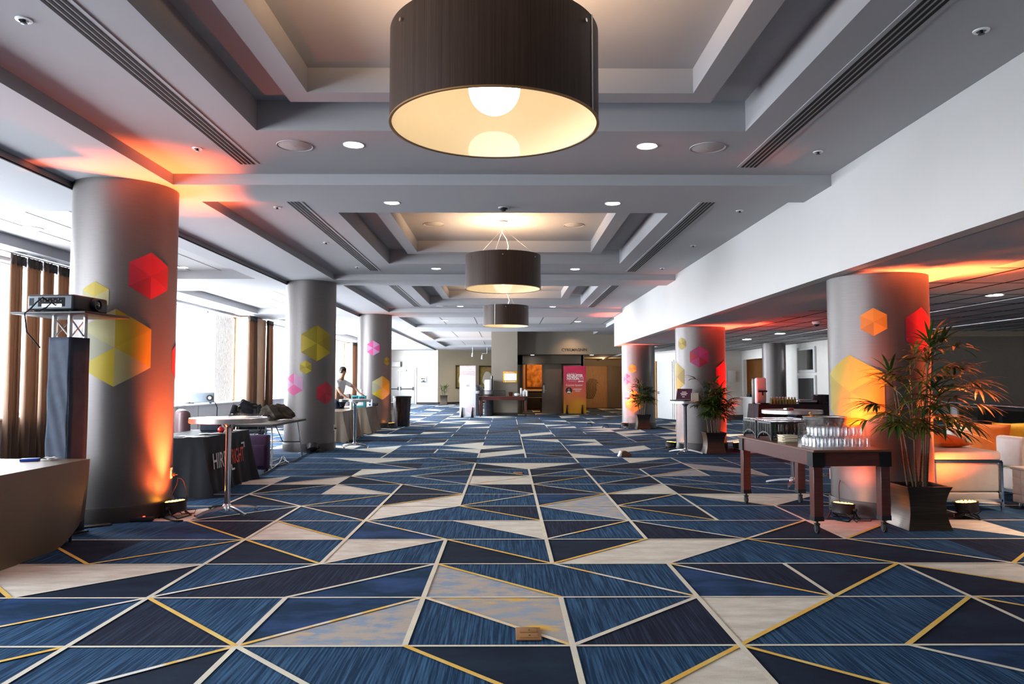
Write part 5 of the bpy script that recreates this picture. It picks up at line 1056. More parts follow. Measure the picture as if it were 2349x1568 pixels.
def crate(loc, rz, w, d, h, label, m='black_plastic', arch=True, group=None):
    t = thing('slatted_riser', label, 'display crate', loc, rz, group); n = max(5, round(w / .032)); b_ = MB(); bar = .0065
    for (L_, axis, off) in ((w, 0, -d / 2), (w, 0, d / 2), (d, 1, -w / 2), (d, 1, w / 2)):
        fr = MB(); k = max(5, round(L_ / .046))
        def bx(a0, a1, z0, z1):
            if axis == 0: fr.box(a0, a1, off - .006, off + .006, z0, z1)
            else: fr.box(off - .006, off + .006, a0, a1, z0, z1)
        bx(-L_ / 2, L_ / 2, h - .022, h); bx(-L_ / 2, -L_ / 2 + .016, 0, h); bx(L_ / 2 - .016, L_ / 2, 0, h)
        N = 14
        for i in range(N):
            a0 = -L_ / 2 + L_ * i / N; a1 = a0 + L_ / N; u = (i + .5) / N * 2 - 1; zz = .02 + .065 * (1 - u * u) if arch and L_ < .5 else .03; bx(a0, a1, zz - .006, zz + .010)
        for i in range(1, k):
            a0 = -L_ / 2 + L_ * i / k; u = i / k * 2 - 1; zz = .02 + .065 * (1 - u * u) if arch and L_ < .5 else .03; bx(a0 - bar, a0 + bar, zz, h - .02)
        fr.build('slatted_side', m, t)
    sh = MB(); sh.box(-w / 2 + .008, w / 2 - .008, -d / 2 + .008, d / 2 - .008, .085, .095); sh.build('shelf', m, t)
    return t
crate((-.88, 31.36, .861), 0, .52, .46, .24, 'left dark slatted riser on the far coffee table', group='dark slatted risers on the coffee table'); crate((-.33, 31.36, .861), 0, .52, .46, .24, 'right dark slatted riser on the far coffee table', group='dark slatted risers on the coffee table')
t = thing('coffee_urn', 'tall white coffee urn with a black tap behind the dark slatted risers', 'urn', (-.78, 32.07, .0)); m = MB(); m.lathe([(.19, .92), (.19, 1.50), (.17, 1.54), (.03, 1.56)], 28); m.build('tank', 'white_plastic', t); m = MB(); m.lathe([(.19, .0), (.19, .92)], 24); m.build('stand', 'black_cloth', t); m = MB(); m.rbox(.10, .18, -.20, -.12, 1.1, 1.6, .02); m.cyl((.14, -.16, 1.6), (.14, -.16, 1.72), .04, n=12); m.build('tap', 'black_plastic', t)
t = thing('dark_dispenser', 'dark rounded coffee dispenser behind the left riser', 'dispenser', (-1.26, 32.25, 0)); m = MB(); m.lathe([(.22, .9), (.24, 1.1), (.21, 1.25), (.10, 1.33), (1e-5, 1.34)], 24, cap=False); m.build('body', 'black_plastic', t); m = MB(); m.lathe([(.22, 0), (.22, .9)], 24); m.build('stand', 'black_cloth', t); m = MB(); m.rbox(-.12, .12, -.25, -.2, .95, 1.08, .02); m.build('control_panel', 'steel', t)
t = thing('saucer_stack', 'white saucers stacked on the coffee table right of the risers', 'crockery', (.42, 31.3, .861)); m = MB(); m.lathe([(.06, 0), (.11, .03), (.12, .09), (.09, .12), (1e-5, .13)], 24, cap=False); m.build('saucers', 'white_plastic', t)
t = thing('sugar_caddy', 'dark glass caddy beside the white saucers on the coffee table', 'caddy', (.16, 31.42, .861)); m = MB(); m.lathe([(.07, 0), (.10, .17), (.09, .17), (.065, .01)], 20); m.build('caddy', 'bottle_red', t)
for k, (x, y, h) in enumerate(((.60, 31.5, .34), (.70, 31.3, .22), (.77, 31.45, .28), (.84, 31.3, .24), (.72, 31.62, .24))):
    t = thing('cup_stack', ['tallest stack of white paper cups on the coffee table', 'front left stack of white paper cups on the coffee table', 'middle stack of white paper cups on the coffee table', 'right end stack of white paper cups on the coffee table', 'rear stack of white paper cups on the coffee table'][k], 'paper cups', (x, y, .861), group='stacks of paper cups on the coffee table')
    m = MB(); pr = [(.034, 0)]
    z = .06
    while z < h: pr += [(.040, z), (.043, z + .004), (.038, z + .006)]; z += .03
    pr += [(.038, h), (.03, h)]; m.lathe(pr, 18); m.build('cups', 'white_paper', t)
# loose bits on the far carpet
for px, py, lab in ((1352, 977, 'small black clip lying on the carpet before the entrance doors'), (1389, 982, 'small black arched scrap on the carpet before the farthest right column')):
    q = G(px, py); t = thing('floor_scrap', lab, 'debris', (q.x, q.y, .006)); m = MB(); m.tube([(-.09, 0, .01), (-.06, 0, .10), (.06, 0, .10), (.09, 0, .01)], .018, 6); m.build('scrap', 'black_plastic', t); m = MB(); m.rbox(-.1, -.07, -.03, .03, 0, .015, .004); m.build('tab', 'black_rubber', t)
# people beside the teal boxes
def skinned(name, joints, edges, m, parent, sub=2, root=0):
    me = bpy.data.meshes.new(name); me.from_pydata([j[0] for j in joints], edges, []); o = bpy.data.objects.new(name, me); COL.objects.link(o)
    md = o.modifiers.new('skin', 'SKIN'); md.use_smooth_shade = True
    for v, j in zip(me.skin_vertices[0].data, joints): r = j[1]; v.radius = r if isinstance(r, tuple) else (r, r); v.use_root = False
    me.skin_vertices[0].data[root].use_root = True
    ss = o.modifiers.new('sub', 'SUBSURF'); ss.levels = sub; ss.render_levels = sub
    dg = bpy.context.evaluated_depsgraph_get(); dg.update(); nm = bpy.data.meshes.new_from_object(o.evaluated_get(dg)); bpy.data.objects.remove(o)
    for p in nm.polygons: p.use_smooth = True
    nm.materials.clear()
    for x in (m if isinstance(m, list) else [m]): nm.materials.append(MATS[x])
    ob = bpy.data.objects.new(name, nm); COL.objects.link(ob); ob.parent = parent
    return ob
def head_bits(t, hx, hy, hz, yaw, tilt=0.0, r=.1):
    M = Matrix.Translation((hx, hy, hz)) @ Matrix.Rotation(yaw, 4, 'Z') @ Matrix.Rotation(tilt, 4, 'X')
    m = MB(); m.sphere((0, .015, .03), r * 1.03, 24, 14, (.83, 1.05, 1.05), None); m.v = [tuple(M @ Vector(v)) for v in m.v]; m2 = MB(); m2.v = m.v; m2.f = [f for f in m.f if (M.inverted() @ (sum((Vector(m.v[i]) for i in f), Vector()) / len(f))).y > -.035 or (M.inverted() @ (sum((Vector(m.v[i]) for i in f), Vector()) / len(f))).z > .075]; m2.mi = [0] * len(m2.f); m2.build('hair', 'hair_dark', t, solid=.008)
    m = MB(); m.sphere((0, -.098, -.005), .018, 12, 8, (.8, 1.1, 1.5)); 
    for s in (-1, 1): m.sphere((s * .082, .01, 0), .024, 12, 8, (.4, .8, 1.3))
    m.sphere((0, -.088, -.045), .02, 12, 6, (1.3, .5, .35)); m.v = [tuple(M @ Vector(v)) for v in m.v]; m.build('facial_features', 'skin', t)
    for s in (-1, 1): m = MB(); m.sphere((s * .033, -.088, .018), .011, 10, 6); m.v = [tuple(M @ Vector(v)) for v in m.v]; m.build('eye', 'base_dark', t)
def hand_chain(J, E, wrist_i, wp, d, up, curl=.3):
    d = Vector(d).normalized(); up = Vector(up).normalized(); side = d.cross(up).normalized(); wp = Vector(wp)
    p = wp + d * .055; J.append((p, (.034, .018))); pi = len(J) - 1; E.append((wrist_i, pi))
    for k, (o, L_) in enumerate(((-.030, .062), (-.010, .074), (.010, .070), (.029, .055))):
        b = p + side * o + d * .035; J.append((b, .009)); E.append((pi, len(J) - 1)); c = b + d * L_ * .6 - up * L_ * curl * .4; J.append((c, .0085)); E.append((len(J) - 2, len(J) - 1)); e = c + d * L_ * .4 - up * L_ * curl; J.append((e, .007)); E.append((len(J) - 2, len(J) - 1))
    b = wp + d * .03 - side * .036; J.append((b, .010)); E.append((wrist_i, len(J) - 1)); J.append((b + d * .04 - side * .018 - up * .01, .008)); E.append((len(J) - 2, len(J) - 1))
def person(name, label, loc, rz, reach, seated=False):
    t = thing('person', label, 'person', loc, rz)
    if not seated:
        J = [((0, 0, .98), (.155, .11)), ((0, -.02, 1.18), (.14, .10)), ((0, -.07, 1.40), (.175, .105)), ((0, -.10, 1.54), (.06, .06)), ((0, -.14, 1.63), (.055, .06)), ((0, -.155, 1.70), (.078, .095)), ((0, -.16, 1.79), (.06, .07))]
        legs = [[((s * .10, 0, .90), .095), ((s * .12, -.02, .52), .066), ((s * .13, .02, .10), .045), ((s * .135, -.05, .045), (.045, .035)), ((s * .14, -.15, .035), (.042, .028))] for s in (-1, 1)]
        sh = 1.45; sy = -.08
    else:
        J = [((0, 0, .55), (.165, .12)), ((0, -.02, .75), (.15, .11)), ((0, -.10, .95), (.175, .11)), ((0, -.15, 1.06), (.06, .06)), ((0, -.20, 1.12), (.055, .06)), ((0, -.23, 1.17), (.078, .095)), ((0, -.25, 1.25), (.06, .07))]
        legs = [[((s * .10, -.05, .52), .095), ((s * .12, -.45, .50), .068), ((s * .12, -.46, .10), .045), ((s * .12, -.50, .045), (.045, .035)), ((s * .12, -.60, .035), (.042, .028))] for s in (-1, 1)]
        sh = .99; sy = -.11
    E = [(k, k + 1) for k in range(6)]
    for l in legs:
        o = len(J); J += l; E.append((0, o)); E += [(o + k, o + k + 1) for k in range(4)]
    for s, (el, wr, d) in zip((-1, 1), reach):
        o = len(J); J += [((s * .185, sy, sh), .058), (el, .043), (wr, (.028, .024))]; E += [(2, o), (o, o + 1), (o + 1, o + 2)]; hand_chain(J, E, o + 2, wr, d, (0, 0, 1))
    body = skinned('body', J, E, ['skin'], t, 2)
    hy, hz = (-.16, 1.735) if not seated else (-.24, 1.21); head_bits(t, 0, hy, hz, 0, .25, .1)
    # clothing follows the body: shirt with short sleeves, trousers, shoes
    k = 1.13
    JS = [(J[0][0], tuple(v * 1.10 for v in J[0][1])), (J[1][0], tuple(v * k for v in J[1][1])), (J[2][0], tuple(v * 1.09 for v in J[2][1])), ((J[3][0][0], J[3][0][1] + .01, J[3][0][2] - .03), .078)]; ES = [(0, 1), (1, 2), (2, 3)]
    for s, (el, wr, d) in zip((-1, 1), reach):
        a = Vector((s * .185, sy, sh)); m_ = a.lerp(Vector(el), .72); JS += [(tuple(a), .070), (tuple(m_), .066)]; o = len(JS); ES += [(2, o - 2), (o - 2, o - 1)]
    skinned('shirt', JS, ES, 'tee_white' if not seated else 'blue_black_cloth', t, 2)
    JP = [((J[0][0][0], J[0][0][1], J[0][0][2] - .02), (.166, .125))]; EP = []
    for l in legs: o = len(JP); JP += [(l[0][0], .107), (l[1][0], .080), (tuple(Vector(l[2][0]) + Vector((0, 0, .02))), .062)]; EP += [(0, o), (o, o + 1), (o + 1, o + 2)]
    skinned('trousers', JP, EP, 'jeans', t, 2)
    for l in legs: m = MB(); p = Vector(l[3][0]); m.sphere((p.x, p.y - .03, .045), .055, 16, 10, (.9, 2.3, .8)); m.build('shoe', 'black_rubber', t)
    return t
person('person', 'standing person in a white T-shirt leaning over the tan-draped table, behind the second left column', (-4.62, 20.42, 0), math.radians(62), [((-.30, -.30, 1.20), (-.20, -.48, 1.02), (.3, -1, -.25)), ((.27, -.36, 1.30), (.16, -.62, 1.14), (-.1, -1, -.25))])
person('person', 'seated person in dark clothes with short dark hair, beside the tan-draped table', (-5.50, 22.05, 0), math.radians(75), [((-.25, -.32, .84), (-.12, -.55, .80), (.3, -1, 0)), ((.25, -.32, .84), (.12, -.55, .80), (-.3, -1, 0))], True)
t = thing('stool', 'low dark seat under the seated person', 'chair', (-5.50, 22.05, 0), math.radians(75)); m = MB(); m.rbox(-.2, .2, -.24, .14, .34, .40, .02); m.build('seat', 'grey_fabric', t)
for sx in (-.17, .17):
    for sy in (-.2, .15): m = MB(); m.cyl((sx, sy, 0), (sx, sy, .35), .012, n=8); m.build('leg', 'chair_gold', t)
# ================================================================== RIGHT SIDE OF THE HALL
def palm(loc, W, H_, top, spread, label, seed, ncane, nfrond, low=.25, rz=0.0, lean=0.0, avoid=(), ymax=9):
    t = thing('potted_palm', label, 'plant', loc, rz, 'potted palms by the right columns'); r = random.Random(seed)
    m = MB(); planter(m, W, W * .80, W * .98, H_); m.build('planter', 'planter_bronze', t, bevel=.004)
    m = MB(); m.grid(lambda u, v: ((u - .5) * (W - .07), (v - .5) * (W - .07), H_ - .05 + .012 * math.sin(30 * u + 5 * v) * math.sin(27 * v)), 20, 20); m.build('soil', 'soil', t)
    for k in range(16): a = r.random() * 2 * PI; q = r.random() * W * .33; m = MB(); m.sphere((q * math.cos(a), q * math.sin(a), H_ - .04), r.uniform(.012, .026), 8, 5, (1.3, 1, .7)); m.build('pebble', 'base_dark', t)
    tips = []
    for k in range(ncane):
        a = 2 * PI * k / ncane + r.uniform(-.3, .3); b = r.uniform(.02, W * .26); h = H_ + (top - H_) * (r.uniform(.45, .93) if low < .5 else r.uniform(.55, .95)); ln = r.uniform(.06, .30) * spread
        p0 = Vector((b * math.cos(a), b * math.sin(a), H_ - .05)); p2 = Vector((p0.x + ln * math.cos(a) + lean * .3, p0.y + ln * math.sin(a), h)); p1 = p0.lerp(p2, .5) + Vector((r.uniform(-.03, .03), r.uniform(-.03, .03), .04))
        m = MB(); m.tube([p0, p0.lerp(p1, .5), p1, p1.lerp(p2, .5) + Vector((0, 0, .02)), p2], .012, 7, .006); m.build('cane', 'cane', t); tips.append((p0, p1, p2))
    for k in range(nfrond):
        p0, p1, p2 = tips[k % ncane]; u = 1 - (k // ncane) * (.055 if low < .5 else .085) - r.uniform(0, .12); u = max(u, low)
        b = p1.lerp(p2, (u - .5) * 2) if u > .5 else p0.lerp(p1, u * 2)
        a = r.random() * 2 * PI; el = r.uniform(-.05, .75) + (.45 if u > .85 else 0); d = Vector((math.cos(a) * math.cos(el), math.sin(a) * math.cos(el), math.sin(el))); st = r.uniform(.35, .75 if low < .5 else 1.0) * spread
        for tr in range(40):
            ok = all((loc[0] + b.x + d.x * (st + .6 * spread * w_) - ax) ** 2 + (loc[1] + b.y + d.y * (st + .6 * spread * w_) - ay) ** 2 > (ar + .16 * spread) ** 2 for ax, ay, ar in avoid for w_ in (0, 1)) and b.y + d.y * (st + .75 * spread) < ymax and b.y + .35 * spread < ymax + .12
            if ok: break
            a = r.random() * 2 * PI; d = Vector((math.cos(a) * math.cos(el), math.sin(a) * math.cos(el), math.sin(el)))
        if not ok: continue
        e = b + d * st + Vector((0, 0, .03)); m = MB(); m.tube([b, b.lerp(e, .5) + Vector((0, 0, .035)), e], .0042, 5, .003)
        n = r.randint(7, 10); side = d.cross(Vector((0, 0, 1))).normalized(); nb = side.cross(d).normalized()
        for q in range(n):
            f = (q / (n - 1) - .5) * 2.5; ld = (d * math.cos(f) + side * math.sin(f) + Vector((0, 0, r.uniform(-.15, .1)))).normalized()
            leaf(m, e, ld, r.uniform(.50, .78) * spread * (1 - .16 * abs(f)), (.040 if low < .5 else .030) * (spread / .5) ** .5, r.uniform(.5, 1.0), 5)
        m.build('frond', 'leaf_light' if r.random() < .22 else 'leaf', t)
    return t
palm((4.14, 7.53, 0), .45, .425, 1.86, .50, 'biggest potted palm with thin bare canes, nearest the viewer, right of the drinks table', 21, 8, 62, .52, 0, avoid=[(4.22, 8.42, .53)], ymax=.34)
palm((4.235, 15.29, 0), .43, .43, 1.50, .42, 'dense potted palm in front of the second right column, behind the laptop table', 5, 9, 90, .42, avoid=[(4.22, 16.2, .54), (3.62, 15.12, .28)], ymax=.34)
palm((4.21, 23.12, 0), .45, .45, 1.52, .36, 'smallest potted palm, in front of the farthest right column', 9, 7, 66, .46, avoid=[(4.24, 24.0, .54)], ymax=.33)
# table with laptop
bar_table((3.62, 15.12, 0), 'chrome pedestal table with a laptop, left of the middle palm', .60, 1.07, .1)
t = thing('laptop', 'open black laptop on the chrome pedestal table left of the middle palm', 'laptop', (3.52, 15.12, 1.072), -.75); m = MB(); m.rbox(-.17, .17, -.12, .12, 0, .018, .006); m.build('keyboard_base', 'black_plastic', t); m = MB(); m.rbox(-.17, .17, -.007, .007, 0, .24, .005, Matrix.Translation((0, .12, .014)) @ Matrix.Rotation(-.30, 4, 'X')); sc = m.build('screen_lid', 'black_plastic', t)
mat('screen_dark', (.02, .012, .02), .1, emit=(.10, .02, .03), estr=.2); m = MB(); m.box(-.155, .155, -.0085, -.0075, .015, .225, Matrix.Translation((0, .12, .014)) @ Matrix.Rotation(-.30, 4, 'X')); m.build('display', 'screen_dark', sc); m = MB()
for k_, w_ in ((.16, .05), (.13, .08), (.10, .06), (.06, .03)): m.box(-w_, w_, -.0095, -.0085, k_, k_ + .012, Matrix.Translation((0, .12, .014)) @ Matrix.Rotation(-.30, 4, 'X'))
m.build('screen_text', 'print_pinkish', sc)
t = thing('card_stand', 'small pale card standing on the laptop table', 'card', (3.80, 15.05, 1.072), .1); m = MB(); m.box(-.075, .075, -.004, .004, .0, .16); m.build('card', 'napkin', t); m = MB(); m.box(-.08, .08, -.03, .03, 0, .008); m.build('card_base', 'tumbler_glass', t)
# drinks table
zt = .80
c0 = Vector((2.93, 7.13)); c1 = Vector((3.725, 7.18)); c3 = Vector((2.805, 9.08)); c2 = c1 + (c3 - c0)
leg_table('buffet_table', 'dark red wood drinks table on castors in front of the red column', [c0, c1, c2, c3], zt)
RZ = .065
crate((3.17, 8.89, zt + .001), RZ, .56, .38, .205, 'rear black slatted riser on the drinks table', group='black slatted risers on the drinks table')
crate((3.205, 8.485, zt + .001), RZ, .56, .38, .205, 'front black slatted riser on the drinks table, bottles behind its bars', group='black slatted risers on the drinks table')
mat('bottle_amber', (.25, .10, .03), .15, var=.2, trans=.4)
k = 0
for cy0, nm in ((8.485, 'front'), (8.89, 'rear')):
    for j in range(2):
        for i in range(6):
            x = 3.205 - .21 + i * .085 - (cy0 - 8.485) * .085; y = cy0 - .09 + j * .17
            t = thing('drink_bottle', 'small bottle in the %s black riser, %s row, %s from its left end' % (nm, ['near', 'far'][j], ['first', 'second', 'third', 'fourth', 'fifth', 'sixth'][i]), 'bottle', (x, y, zt + .097), 0, 'bottles in the black risers')
            m = MB(); m.lathe([(.026, 0), (.027, .01), (.027, .07), (.012, .092), (.012, .10)], 14); m.build('bottle_body', ['bottle_green', 'bottle_clear', 'bottle_red', 'bottle_amber', 'bottle_green', 'bottle_clear'][(i + j) % 6], t)
            m = MB(); m.cyl((0, 0, .10), (0, 0, .108), .014, n=12); m.build('cap', 'alu', t); k += 1
for cy0, lab in ((8.485, 'clear lid over the front black riser'), (8.89, 'clear lid over the rear black riser')):
    t = thing('clear_lid', lab, 'lid', (3.205 - (cy0 - 8.485) * .085, cy0, zt + .2085), RZ); m = MB(); m.rbox(-.285, .285, -.195, .195, 0, .012, .004); m.build('lid_plate', 'tumbler_glass', t); m = MB(); m.rbox(-.284, -.262, -.194, .194, .012, .016, .001); m.rbox(.262, .284, -.194, .194, .012, .016, .001); m.build('lid_edge', 'alu', t)
for q in range(9):
    t = thing('napkin', 'folded cream napkin, %s in the stack beside the black riser' % ['lowest', 'second lowest', 'third lowest', 'fourth lowest', 'middle', 'fourth from the top', 'third from the top', 'second from the top', 'topmost'][q], 'napkin', (3.06 + .006 * math.sin(q * 2.1), 8.12 + .006 * math.cos(q * 1.7), zt + .001 + q * .0085), RZ + .16 * math.sin(q * 1.9), 'folded napkins in the stack')
    m = MB(); m.rbox(-.085, .085, -.07, .07, 0, .008, .003); m.build('fold', 'napkin', t)
# steel bowl with a wooden ladle
t = thing('punch_bowl', 'large hammered steel bowl on the drinks table', 'bowl', (3.44, 8.06, zt + .001)); m = MB(); m.lathe([(.075, 0), (.08, .015), (.13, .05), (.185, .14), (.213, .225), (.222, .27), (.228, .275), (.226, .28), (.216, .272), (.205, .222), (.175, .14), (.12, .06), (1e-5, .035)], 56, cap=False); m.build('bowl', 'steel', t)
t = thing('ladle', 'wooden ladle handle leaning out of the steel bowl', 'ladle', (3.44, 8.06, zt + .05)); m = MB(); m.tube([(.05, .02, .03), (-.08, .0, .17), (-.17, -.02, .27)], .013, 8, .016); m.build('handle', 'wood_pier', t); m = MB(); m.sphere((.07, .02, .03), .04, 16, 8, (1, 1, .5)); m.build('scoop', 'wood_pier', t)
# plastic cup stacks and upside-down tumblers
for q, (x, y, h) in enumerate(((3.10, 7.83, .22), (3.20, 7.84, .255), (3.31, 7.82, .22), (3.40, 7.80, .22))):
    t = thing('cup_stack', ['leftmost stack of clear plastic cups behind the tumblers', 'tallest stack of clear plastic cups behind the tumblers', 'third stack of clear plastic cups, before the steel bowl', 'rightmost stack of clear plastic cups behind the tumblers'][q], 'plastic cups', (x, y, zt + .001), group='plastic cup stacks on the drinks table')
    pr = [(.044, 0)]; z = .10
    while z < h - .004: pr += [(.0435 - .0, z), (.0445, z + .003), (.0415, z + .004)]; z += .013
    pr += [(.034, h), (1e-5, h)]; m = MB(); m.lathe(pr, 22, cap=False); m.build('cups', 'cup_clear', t)
def tumbler_mesh():
    m = MB(); m.lathe([(.030, .088), (.0335, .082), (.037, .004), (.0365, .0), (.0345, .0), (.0335, .004), (.0295, .070), (1e-5, .072)], 24, cap=False); m.lathe([(1e-5, .088), (.030, .088)], 24, cap=False); m.v = [(a, b, c_ * 1.2) for a, b, c_ in m.v]; return m
g0 = tumbler_mesh().build('tumbler', 'tumbler_glass'); g0['category'] = 'glass'; g0['group'] = 'upside-down tumblers on the drinks table'; first = True
ux = Vector((math.cos(RZ), math.sin(RZ), 0)); uy = Vector((-math.sin(RZ), math.cos(RZ), 0)); O = Vector((3.095, 7.47, zt + .001))
ORD = ['first', 'second', 'third', 'fourth', 'fifth', 'sixth', 'seventh', 'eighth']
for lay, (nx, ny, ox, oy) in enumerate(((8, 4, 0, 0), (7, 3, .039, .039))):
    for j in range(ny):
        for i in range(nx):
            p = O + ux * (ox + i * .078) + uy * (oy + j * .078); p.z += lay * .107
            lab = 'upside-down clear tumbler in the %s tier, %s row, %s from the left' % (['lower', 'upper'][lay], ['front', 'second', 'third', 'back'][j], ORD[i])
            if first: g = g0; first = False; g.location = p
            else: g = g0.copy(); COL.objects.link(g); g.location = p
            g['label'] = lab
# farther steel pedestal table
bar_table((4.03, 10.52, 0), 'chrome pedestal table behind the drinks table and the red column', .82, 1.06, .25)
t = thing('remote_box', 'small grey-red box on the farther pedestal table', 'box', (3.92, 10.35, 1.062), .2); m = MB(); m.rbox(-.06, .06, -.04, .04, 0, .03, .008); m.build('box_body', 'alu', t); m = MB(); m.rbox(-.02, .05, -.042, -.039, .006, .024, .001); m.build('red_panel', 'red_gloss', t)
# bar table with green bottles, urn, boxes
cloth_table('bar_counter', 'black-draped counter with green bottles, left of the red column', 5.65, 7.45, 16.7, 17.4, .95, 'black_cloth', 0, .03, 8, .018)
for j in range(2):
    for i in range(9):
        t = thing('juice_bottle', 'pale green bottle on the black counter, %s row, %s' % (['front', 'back'][j], ['leftmost', 'second from left', 'third from left', 'fourth from left', 'centre', 'fourth from right', 'third from right', 'second from right', 'rightmost'][i]), 'bottle', (5.98 + i * .066 + j * .02, 16.80 + j * .09, .952), group='green bottles on the black counter')
        m = MB(); m.lathe([(.028, 0), (.03, .01), (.03, .09), (.013, .125), (.013, .15)], 14); m.build('bottle_body', 'juice_green', t); m = MB(); m.cyl((0, 0, .15), (0, 0, .162), .016, n=12); m.build('cap', 'white_plastic', t)
t = thing('coffee_urn', 'tall silver-white dispenser urn with a black back, left end of the black counter', 'urn', (5.78, 17.02, .952), .3); m = MB(); m.rbox(-.13, .13, -.10, .02, .0, .60, .04); m.build('tank', 'white_plastic', t); m = MB(); m.rbox(-.12, .12, .02, .14, .0, .60, .03); m.build('back_housing', 'black_plastic', t); m = MB(); m.rbox(-.12, .12, -.135, -.10, .27, .31, .01); m.cyl((0, -.12, .27), (0, -.12, .20), .018, n=10); m.build('tap', 'black_plastic', t); m = MB(); m.rbox(-.12, .12, -.2, -.1, 0, .025, .006); m.build('drip_tray', 'black_metal', t)
t = thing('chafing_tray', 'steel tray on the black counter right of the green bottles', 'tray', (6.80, 16.98, .952)); m = MB(); m.rbox(-.21, .21, -.2, .2, .03, .10, .015); m.build('pan', 'steel', t); m = MB(); m.rbox(-.20, .20, -.19, .19, .0, .03, .004); m.build('stand', 'black_metal', t)
t = thing('black_bin', 'black pleated box on the counter, beside the steel tray', 'box', (7.18, 17.0, .952)); m = MB(); m.grid(lambda u, v: ((.16 + .008 * math.sin(60 * u * PI)) * (1 if True else 1) * math.cos(2 * PI * u), (.2 + .008 * math.sin(60 * u * PI)) * math.sin(2 * PI * u), .005 + .2 * v), 120, 4); m.build('skirt', 'black_cloth', t); m = MB(); m.rbox(-.15, .15, -.19, .19, .19, .215, .01); m.build('top', 'black_plastic', t)
# right wall: framed mirror panels
t = thing('wall_mirror', 'tall grey-framed mirror in two panels on the cream side wall, left of the red column', 'mirror', (9.36, 23.1, 0))
for z0, z1, nm in ((1.74, 2.54, 'upper'), (.55, 1.66, 'lower')):
    m = MB(); m.rbox(-.06, -.002, -.68, .68, z0, z1, .006); f = m.build('frame', 'door_grey', t); m = MB(); m.box(-.068, -.06, -.58, .58, z0 + .09, z1 - .09); m.build('mirror_panel', 'mirror' if nm == 'upper' else 'projector_dark', f)
t = thing('desk_phone', 'black desk phone on the serving hatch ledge', 'phone', (9.30, 28.4, .886), .3); m = MB(); m.prism([(-.1, 0), (.1, 0), (.1, .03), (-.1, .1)], -.1, .1, Matrix.Rotation(PI / 2, 4, 'X')); m.build('phone_base', 'black_plastic', t); m = MB(); m.tube([(-.06, -.12, .09), (-.06, 0, .12), (-.06, .12, .09)], .022, 8); m.build('handset', 'black_plastic', t)
t = thing('hatch_counter', 'pale ledge of the serving hatch in the cream side wall', 'counter', (9.36, 28.25, .86)); m = MB(); m.rbox(-.16, .30, -1.15, 1.15, -.02, .02, .006); m.build('ledge', 'wall_cream', t)
t = thing('wall_notice', 'small pale notice on the white wall above the middle palm', 'notice', (8.9, 29.36, 1.68), math.atan2(.75, 2.81)); m = MB(); m.rbox(-.16, .16, -.012, .0, -.22, .22, .003); m.build('sheet', 'white_paper', t)
dd = (Vector((6.55, 28.8)) - Vector((6.02, 30.7))).normalized(); an = math.atan2(dd.y, dd.x)
dm = MB(); M_ = Matrix.Translation((6.02, 30.7, 0)) @ Matrix.Rotation(an, 4, 'Z'); dm.box(.45, 1.85, -.03, -.002, 0, 2.32, M_); dr = dm.build('door_4', 'wall_cream', kind='structure'); m = MB(); m.rbox(.53, 1.77, -.06, -.03, .02, 2.26, .006, M_); dl = m.build('door_leaf', 'door_grey', dr); m = MB(); m.rbox(.6, .72, -.09, -.06, .98, 1.08, .01, M_); m.build('door_handle', 'steel', dl); dm = MB(); dm.box(.30, .42, -.07, -.002, 0, 2.3, M_); dm.build('door_edge', 'door_orange', dr)
# glass railing
A = Vector((8.62, 15.0, 0)); B = Vector((7.42, 9.2, 0)); d = (B - A); L_ = d.length; an = math.atan2(d.y, d.x)
t = thing('glass_railing', 'glass railing with a bright steel handrail behind the white sofa', 'railing', A, an)
m = MB(); m.cyl((0, 0, 1.06), (L_, 0, 1.06), .03, n=16); m.build('handrail', 'chrome', t); m = MB(); m.box(0, L_, -.012, .012, 1.0, 1.03); m.build('top_channel', 'chrome', t); m = MB(); m.box(0, L_, -.02, .02, .0, .09); m.build('bottom_channel', 'steel', t)
for q in range(4): m = MB(); m.box(L_ * q / 4 + .01, L_ * (q + 1) / 4 - .01, -.006, .006, .09, 1.0); m.build('glass_panel', 'rail_glass', t)
for q in range(5): m = MB(); x = L_ * q / 4; m.box(x - .02, x + .02, .02, .04, 0, 1.03); m.build('post', 'steel', t)
# white leather seating
def chrome_frame(m, x0, x1, y0, y1, z0, z1, r=.014):
    for x in (x0, x1):
        for y in (y0, y1): m.box(x - r, x + r, y - r, y + r, 0, z1)
    for z in (z0, z1):
        m.box(x0, x1, y0 - r, y0 + r, z - r, z + r); m.box(x0, x1, y1 - r, y1 + r, z - r, z + r); m.box(x0 - r, x0 + r, y0, y1, z - r, z + r); m.box(x1 - r, x1 + r, y0, y1, z - r, z + r)
t = thing('sofa', 'white leather sofa end in a chrome frame, right of the biggest palm', 'sofa', (5.195, 8.85, 0))
m = MB(); chrome_frame(m, -.375, .385, -.43, .40, .12, .555); m.build('chrome_frame', 'chrome', t)
m = MB(); m.rbox(-.355, .365, -.425, .39, .215, .545, .02); m.build('side_panel', 'leather_white', t); m = MB(); m.rbox(-.355, .365, -.42, .39, .115, .21, .02); m.build('base_panel', 'leather_white', t); m = MB(); m.rbox(-.38, .39, -.44, .41, .565, .672, .03); m.build('arm_cushion', 'leather_white', t)
t = thing('sofa', 'white leather sofa with a low back, behind the orange and yellow cushions', 'sofa', (6.72, 9.95, 0))
m = MB(); chrome_frame(m, -.70, .50, -.45, .36, .12, .42); m.build('chrome_frame', 'chrome', t)
